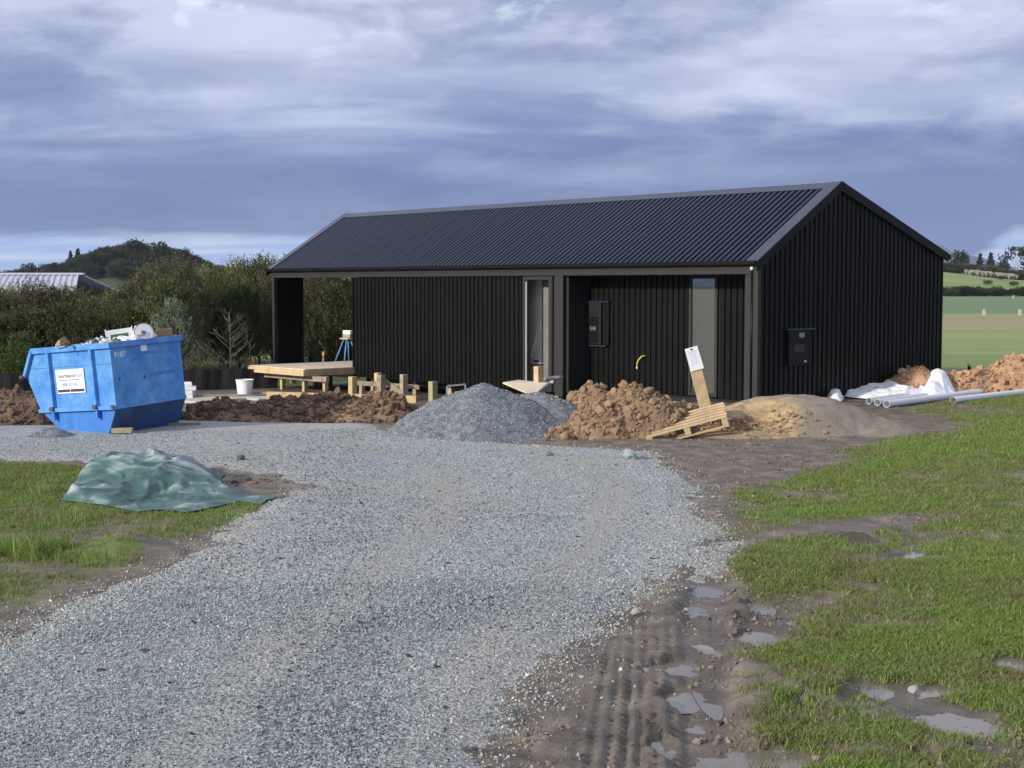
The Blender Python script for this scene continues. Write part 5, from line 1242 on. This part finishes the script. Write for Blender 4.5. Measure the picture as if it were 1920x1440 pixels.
ML1 = leaf_mat('shrub_leaf', (.040, .052, .019), (.120, .135, .050)); ML2 = leaf_mat('brown_shrub_leaf', (.055, .052, .028), (.130, .115, .068)); ML3 = leaf_mat('silver_leaf', (.075, .10, .06), (.24, .27, .19))
ML4 = leaf_mat('fresh_leaf', (.05, .10, .025), (.12, .20, .06)); ML5 = leaf_mat('yellow_green_leaf', (.10, .115, .035), (.26, .26, .10)); MLD = leaf_mat('dark_leaf', (.022, .034, .018), (.055, .068, .032))
SHR = {}
for i in range(3): SHR['a%d' % i] = crown_mesh('crown', ML1, 100+i, 900, 26, shrub_shape, .17, .024)
for i in range(2): SHR['b%d' % i] = crown_mesh('crown', ML2, 110+i, 900, 24, shrub_shape, .22, .022, 1.3)
SHR['s'] = crown_mesh('crown', ML3, 120, 500, 22, shrub_shape, .13, .030); SHR['f'] = crown_mesh('crown', ML4, 121, 600, 24, shrub_shape, .12, .030)
for i in range(2): SHR['y%d' % i] = crown_mesh('crown', ML5, 130+i, 800, 24, shrub_shape, .16, .024, 1.1)
def stem_mesh(m, seed):
    r = random.Random(seed); q = MB(); q.tube([(0, 0, -.03), (.01, 0, .25), (.0, .01, .6)], .018, 7, r2=.008)
    for k in range(9):
        a = r.random()*6.28; z = r.uniform(.03, .45); e = (math.cos(a)*.26, math.sin(a)*.26, z+r.uniform(.25, .45)); q.tube([(0, 0, z), (e[0]*.5, e[1]*.5, z+.14), e], .009, 5, r2=.003)
    return q.me('trunk', m, True)
STEM = [stem_mesh(M_BARK, i) for i in range(2)]+[stem_mesh(mat('grey_bark', (.25, .22, .19), .8, .2), 5)]
def shrub(x, y, h, w, kind, label, group=None, sk=0):
    z = float(base_h(np.array([x]), np.array([y]))[0]); t = empty('shrub', (x, y, z), random.random()*6.28, label, 'shrub', group); t.scale = (w, w, h)
    obj('crown', SHR[kind], t); obj('trunk', STEM[sk], t); return t
GL = 'shrubs of the thick hedge behind the skip and the shed'
rs = random.Random(3)
TOP = [(-500, 560), (-200, 552), (0, 548), (60, 528), (130, 540), (200, 536), (250, 520), (300, 497), (350, 492), (420, 490), (470, 474), (520, 478), (600, 500), (700, 500), (900, 500)]
def topy(px):
    for (a, b), (c, d) in zip(TOP, TOP[1:]):
        if a <= px <= c: return b+(d-b)*(px-a)/(c-a)
    return 500
for row, (Y0_, step, dy) in enumerate(((38.6, 58, 30), (41.0, 62, 8), (43.6, 56, -2))):
    px = -420+row*25
    while px < 800:
        Y = Y0_+(7 if px > 345 else 0)
        X_ = (px-960)/F*Y+rs.uniform(-.15, .15); yv = topy(px)+dy+rs.uniform(-8, 16)
        z0 = float(base_h(np.array([X_]), np.array([Y]))[0]); h = (CZ-(yv-HY)*Y/F-z0)/.98
        kd = rs.choice(['a0', 'a1', 'a2', 'a0', 'a2', 'b0', 'b1'] if row < 2 else ['a1', 'y0', 'y1', 'a2', 'b1']); 
        if px > 400 and row == 2: kd = rs.choice(['y0', 'y1', 'a0'])
        lab = {'a': 'olive-green feathery shrub', 'b': 'brownish wispy shrub', 'y': 'yellow-green feathery shrub'}[kd[0]]
        lab += ' in the '+('front', 'middle', 'back')[row]+' of the hedge, '+('at the left edge of the photo' if px < 30 else 'behind the left half of the skip' if px < 190 else 'behind the right half of the skip' if px < 345 else 'between skip and shed' if px < 510 else 'seen through the open bay' if px < 665 else 'hidden behind the shed')
        shrub(X_, Y+rs.uniform(-.4, .4), h, rs.uniform(1.9, 2.5), kd, lab, GL+': '+lab, rs.choice([0, 1, 2])); px += step*rs.uniform(.8, 1.2)
p_ = gy(322, 600, 37.6); shrub(p_[0], 37.6, 2.45, 1.25, 's', 'silvery-leaved shrub standing out of the dark hedge above the skip', None, 2)
p_ = gy(42, 600, 37.2); shrub(p_[0], 37.2, 1.5, 1.6, 'f', 'fresh green bush low in the hedge at the left', None)
p_ = gy(285, 500, 45.); shrub(p_[0], 45., 3.45, 1.7, 's', 'pale-leaved shrub showing above the hedge top', None, 2)
p_ = gy(425, 600, 37.0)
def bare_bush(px, Y, h, label):
    p_ = gy(px, 600, Y); t = empty('twiggy_bush', (p_[0], Y, -.45), 0, label, 'bush'); r = random.Random(px); q = MB(); q.tube([(0, 0, 0), (.02, 0, h*.5), (0, 0, h)], .025, 6, r2=.008)
    for k in range(46):
        z = h*r.uniform(.05, .9); a = r.random()*6.28; l = (h-z)*.45+.15; e = Vector((math.cos(a)*l, math.sin(a)*l, z+l*.7)); q.tube([(0, 0, z), e*.5+Vector((0, 0, z*.5-.03)), e], .010, 5, r2=.003)
        for _ in range(3):
            f_ = e+Vector((r.uniform(-.15, .15), r.uniform(-.15, .15), r.uniform(0, .2))); q.tube([e*.8+Vector((0, 0, z*.2)), f_], .006, 4, r2=.002)
    q.build('twigs', mat('pale_twig', (.11, .10, .08), .8, .2), t, True)
bare_bush(430, 37.3, 2.0, 'bare pale-twigged bush right of the skip'); bare_bush(330, 37.5, 1.7, 'small bare twigged bush beside the skip corner')

# ---------------------------------------------------------------- pale barn beyond the hedge
bn = empty('pale_barn', (0, 0, 0), 0, 'long pale ribbed roof of a barn beyond the hedge at left', 'barn')
z_r = CZ+(HY-516)*62/F
for k in range(16):
    x1 = -16.4-k*1.0; q = MB()
    pr = [(x1-1.0+.004+i*.25+s, d) for i in range(4) for s, d in ((0, 0), (.17, 0), (.19, 1), (.23, 1), (.245, 0))]
    for (s, d) in pr: q.v += [(s, 54., z_r-1.05+d*.04), (s-2.2, 62., z_r+d*.04)]
    for i in range(len(pr)-1): q.f.append((2*i, 2*i+2, 2*i+3, 2*i+1))
    q.build('roof_sheet', M_SHEDROOF, bn)
MB().box((-36, 61.9, z_r+.02), (-18.4, 62.3, z_r+.1)).build('ridge_cap', M_SHEDROOF, bn)
q = MB(); q.prism([(-36, 62.3, z_r-.01), (-36, 70, z_r-1.0), (-36, 70, z_r-1.05), (-36, 62.3, z_r-.06)], (17.6, 0, 0)); q.build('roof_slope', M_SHEDROOF, bn)
MB().box((-35.5, 54.3, -.6), (-16.9, 69.5, z_r-1.12)).build('wall', M_SHEDWALL, bn)

# ---------------------------------------------------------------- far land on the left: wooded hill
HYY = 600.
def hill_left():
    xs = np.linspace(-260, 40, 90); ys = np.linspace(-90, 90, 30); X, Y = np.meshgrid(xs, ys, indexing='ij')
    prof_ = np.interp(X, [-260, -215, -200, -185, -172, -160, -145, -135, -125, -100, -60], [3, 3.5, 4.5, 6, 10, 15.5, 15.5, 11, 7, 4, 0])
    Z = (prof_+.8*fbm(X, Y, .05, 3, 3))*np.clip(1-(Y/92)**2, 0, 1)-1
    n, k = X.shape; i, j = np.meshgrid(np.arange(n-1), np.arange(k-1), indexing='ij'); i0 = (i*k+j).ravel(); Q = np.stack([i0, i0+k, i0+k+1, i0+1], 1)
    tag(obj('hill', mesh_np('hill', np.stack([X, Y+HYY, Z], -1).reshape(-1, 3), Q, mat('hill_soil', (.05, .055, .03), .9, .2, .05), True)), kind='structure')
    return lambda x: float(np.interp(x, [-260, -215, -200, -185, -172, -160, -145, -135, -125, -100, -60], [3, 3.5, 4.5, 6, 10, 15.5, 15.5, 11, 7, 4, 0]))
hl_ = hill_left()
def round_shape(r):
    v = r.normal(0, 1, 3); v /= np.linalg.norm(v); k = .36*(r.random()**.3)*(1+.25*math.sin(5*v[0]+3*v[1])); return (v[0]*k, v[1]*k, .58+v[2]*k*.95), (v[0]*.6, v[1]*.6, v[2]*.3)
def cone_shape(r):
    z = r.random()**.7; a = r.random()*6.28; R = .26*(1-z)*(.75+.25*math.sin(z*40))*1.5; k = r.random()**.4*R; return (k*math.cos(a), k*math.sin(a), .08+z*.88), (math.cos(a), math.sin(a), -.4)
def brolly_shape(r):
    c = r.integers(0, 6); rr = random.Random(int(c)); cx, cy, cz = rr.uniform(-.35, .35), rr.uniform(-.3, .3), rr.uniform(.62, .95); v = r.normal(0, 1, 3)*np.array([.13, .13, .03]); return (cx+v[0], cy+v[1], cz+v[2]), (0, 0, .2)
FAR = {'r0': crown_mesh('crown', MLD, 200, 420, 9, round_shape, .07, .06, .5), 'r1': crown_mesh('crown', MLD, 201, 420, 9, round_shape, .07, .06, .5), 'c0': crown_mesh('crown', MLD, 202, 420, 8, cone_shape, .06, .05, 0), 'p0': crown_mesh('crown', MLD, 203, 260, 10, brolly_shape, .06, .05, .3),
       'g0': crown_mesh('crown', ML1, 204, 420, 9, round_shape, .07, .06, .5)}
TR = MB().tube([(0, 0, -.05), (.01, 0, .3), (0, .01, .75)], .022, 7, r2=.008).me('trunk', M_BARK, True)
q = MB(); q.tube([(0, 0, -.05), (.02, 0, .4), (-.03, .01, .8)], .02, 7, r2=.008)
for e in ((.3, .1, .75), (-.3, 0, .85), (.15, -.2, .92), (-.15, .2, .7)): q.tube([(0, 0, .35), (e[0]*.5, e[1]*.5, .55), e], .012, 5, r2=.004)
TRP = q.me('trunk', M_BARKP, True)
def tree(name, x, y, z, h, w, kind, label, group=None, trunk=TR):
    t = empty(name, (x, y, z), random.random()*6.28, label, 'tree', group); t.scale = (w, w, h); obj('crown', FAR[kind], t); obj('trunk', trunk, t); return t
for (px, top, base_, kd, w, lb) in ((55, 492, 516, 'r0', 6.5, 'dark round tree at the left foot of the wooded hill'), (82, 494, 517, 'r1', 5, 'small dark tree right of the round tree'), (103, 492, 517, 'r0', 5, 'dark bushy tree low on the wooded hill'),
                               (132, 468, 510, 'c0', 6, 'thin dark conifer standing up from the wooded slope'), (146, 464, 505, 'c0', 7, 'dark double conifer beside the thin one'), (168, 480, 500, 'r1', 6, 'dark tree on the slope below the summit'),
                               (203, 465, 490, 'r0', 7, 'dark round tree on the shoulder of the wooded hill'), (345, 465, 490, 'r1', 7, 'dark round tree right of the hill summit'), (365, 476, 498, 'r0', 5, 'low dark tree at the right foot of the hill'), (252, 447, 475, 'r1', 9, 'broad dark tree on top of the wooded hill'), (300, 452, 480, 'r0', 8, 'dark tree right of the broad summit tree')):
    Y = 560.; a = gy(px, top, Y); b = gy(px, base_, Y); tree('conifer' if kd == 'c0' else 'dark_tree', a[0], Y, b[2]-1, (a[2]-b[2]+1)*1.0, w*1.2, kd, lb)
# the rest of the wood: one mass
def wood(name, label, n, fx, fy, fz, hh, ww, meshes, seed):
    r = np.random.default_rng(seed); x = fx(r, n); y = fy(r, n); z = np.array([fz(a, b) for a, b in zip(x, y)]); h = hh(r, n); w = ww(r, n)
    o = scatter(name, np.stack([x, y, z], 1), np.stack([np.zeros(n), np.zeros(n), r.random(n)*6.28], 1), np.stack([w, w, h], 1), r.integers(0, len(meshes), n), meshes); tag(o, label, 'wood'); return o
wood('wood', 'dark mass of trees covering the far left hill', 620, lambda r, n: r.uniform(-225, -105, n), lambda r, n: HYY+r.uniform(-75, 40, n), lambda a, b: (hl_(a))*max(0, 1-((b-HYY)/92)**2)-1.6, lambda r, n: r.uniform(3.5, 6.5, n), lambda r, n: r.uniform(5, 9, n), [FAR['r0'], FAR['r1'], FAR['g0']], 8)

# ---------------------------------------------------------------- right: hedge line, scrub, trees, mountain
def bz(x, y): return float(base_h(np.array([x]), np.array([y]))[0])
wood('field_hedge', 'dark clipped hedge line across the far paddock', 260, lambda r, n: r.uniform(60, 190, n), lambda r, n: 322+r.uniform(-4, 4, n), lambda a, b: bz(a, b)-.4, lambda r, n: r.uniform(1.6, 2.8, n), lambda r, n: r.uniform(3, 5, n), [FAR['r0'], FAR['g0']], 9)
wood('scrub', 'brown-green scrub along the crest of the far hill', 420, lambda r, n: r.uniform(85, 260, n), lambda r, n: 446+r.uniform(-9, 14, n), lambda a, b: bz(a, b)-.8, lambda r, n: r.uniform(2.5, 4.6, n), lambda r, n: r.uniform(4, 7, n), [FAR['r0'], FAR['g0'], FAR['g0'], FAR['r1']], 10)
# pale plumed grass on the crest
def plume(seed):
    r = random.Random(seed); q = MB()
    for _ in range(26):
        a = r.random()*6.28; l = r.uniform(.4, 1); e = (math.cos(a)*.35*l, math.sin(a)*.35*l, l); q.tube([(0, 0, 0), (e[0]*.5, e[1]*.5, l*.6), e], .03, 4, r2=.09)
    return q.me('plume', mat('plume', (.34, .31, .26), .9, .2))
pm = [plume(i) for i in range(2)]
r = np.random.default_rng(3); n = 90; px = r.uniform(1815, 1905, n); x = (px-960)/F*428; y = 428+r.uniform(-4, 4, n); z = np.array([bz(a, b) for a, b in zip(x, y)])
o = scatter('plume_grass', np.stack([x, y, z], 1), np.zeros((n, 3)), np.repeat((.9+1.0*r.random(n))[:, None], 3, 1), r.integers(0, 2, n), pm); tag(o, 'pale plumed grass along the crest of the far hill', 'grass')
for (px, top, base_, kd, w, lb, tk) in ((1801, 469, 512, 'r0', 7.6, 'broad dark round tree nearest the gable on the far hill', TR), (1838, 474, 508, 'c0', 7, 'dark pointed tree, left one of the pair on the hill', TR), (1858, 472, 508, 'c0', 8, 'dark pointed tree, right one of the pair on the hill', TR),
                               (1882, 484, 510, 'r1', 5, 'low dark tree right of the pointed pair', TR), (1908, 462, 515, 'p0', 9, 'pale-trunked spreading tree at the right edge', TRP), (1935, 470, 515, 'r0', 9, 'dark tree at the right border of the photo', TR)):
    Y = 470.; a = gy(px, top, Y); b = gy(px, base_, Y); z0 = bz(a[0], Y)-.5; tree('hill_tree', a[0], Y, z0, (a[2]-z0)/.98, w*1.0, kd, lb, None, tk)
for (px, py, lb) in ((1788, 543, 'leftmost small dark bush on the green hillside'), (1816, 543, 'second small dark bush on the green hillside'), (1849, 533, 'dark bush halfway up the green hillside'), (1898, 532, 'small dark bush at the right of the green hillside'), (1875, 522, 'tiny dark bush near the crest of the hillside')):
    Y = 350+ (545-py)*2.6; x = (px-960)/F*Y; tree('hillside_bush', x, Y, bz(x, Y)-.3, 1.6, 3.2, 'g0', lb)['category'] = 'bush'
def mountain():
    xs = np.linspace(-2600, 4200, 240); ys = np.linspace(0, 900, 14); X, Y = np.meshgrid(xs, ys, indexing='ij')
    k = 6500/F
    pr = np.interp(X/k+960, [-200, 900, 1600, 1700, 1745, 1752, 1760, 1768, 1785, 1800, 1820, 1850, 1880, 1930, 2300], [14, 18, 30, 60, 82, 76, 84, 72, 66, 68, 62, 54, 44, 26, 12])
    Z = (pr*k+6*k*fbm(X, Y, .006, 4, 5))*np.sin(np.clip(Y/900, 0, 1)*math.pi)**.7-8
    n, kk = X.shape; i, j = np.meshgrid(np.arange(n-1), np.arange(kk-1), indexing='ij'); i0 = (i*kk+j).ravel(); Q = np.stack([i0, i0+kk, i0+kk+1, i0+1], 1)
    tag(obj('mountain', mesh_np('mountain', np.stack([X, Y+6100, Z], -1).reshape(-1, 3), Q, mat('mountain_bush', (.015, .022, .022), .95, .3, .004), True)), kind='structure')
mountain()
HAZE = True
if HAZE:
    hz = MB().box((-4200, -300, -75), (4400, 7300, 320)).build('haze', None); hz.data.materials.clear()
    m = bpy.data.materials.new('haze_air'); m.use_nodes = True; nt = m.node_tree; nt.nodes.remove(nt.nodes['Principled BSDF']); v = nt.nodes.new('ShaderNodeVolumePrincipled')
    v.inputs['Color'].default_value = (.62, .76, 1., 1); v.inputs['Density'].default_value = .00008; nt.links.new(v.outputs[0], nt.nodes['Material Output'].inputs['Volume']); hz.data.materials.append(m)
    tag(hz, 'thin blue haze over the whole countryside', 'haze', kind='stuff')
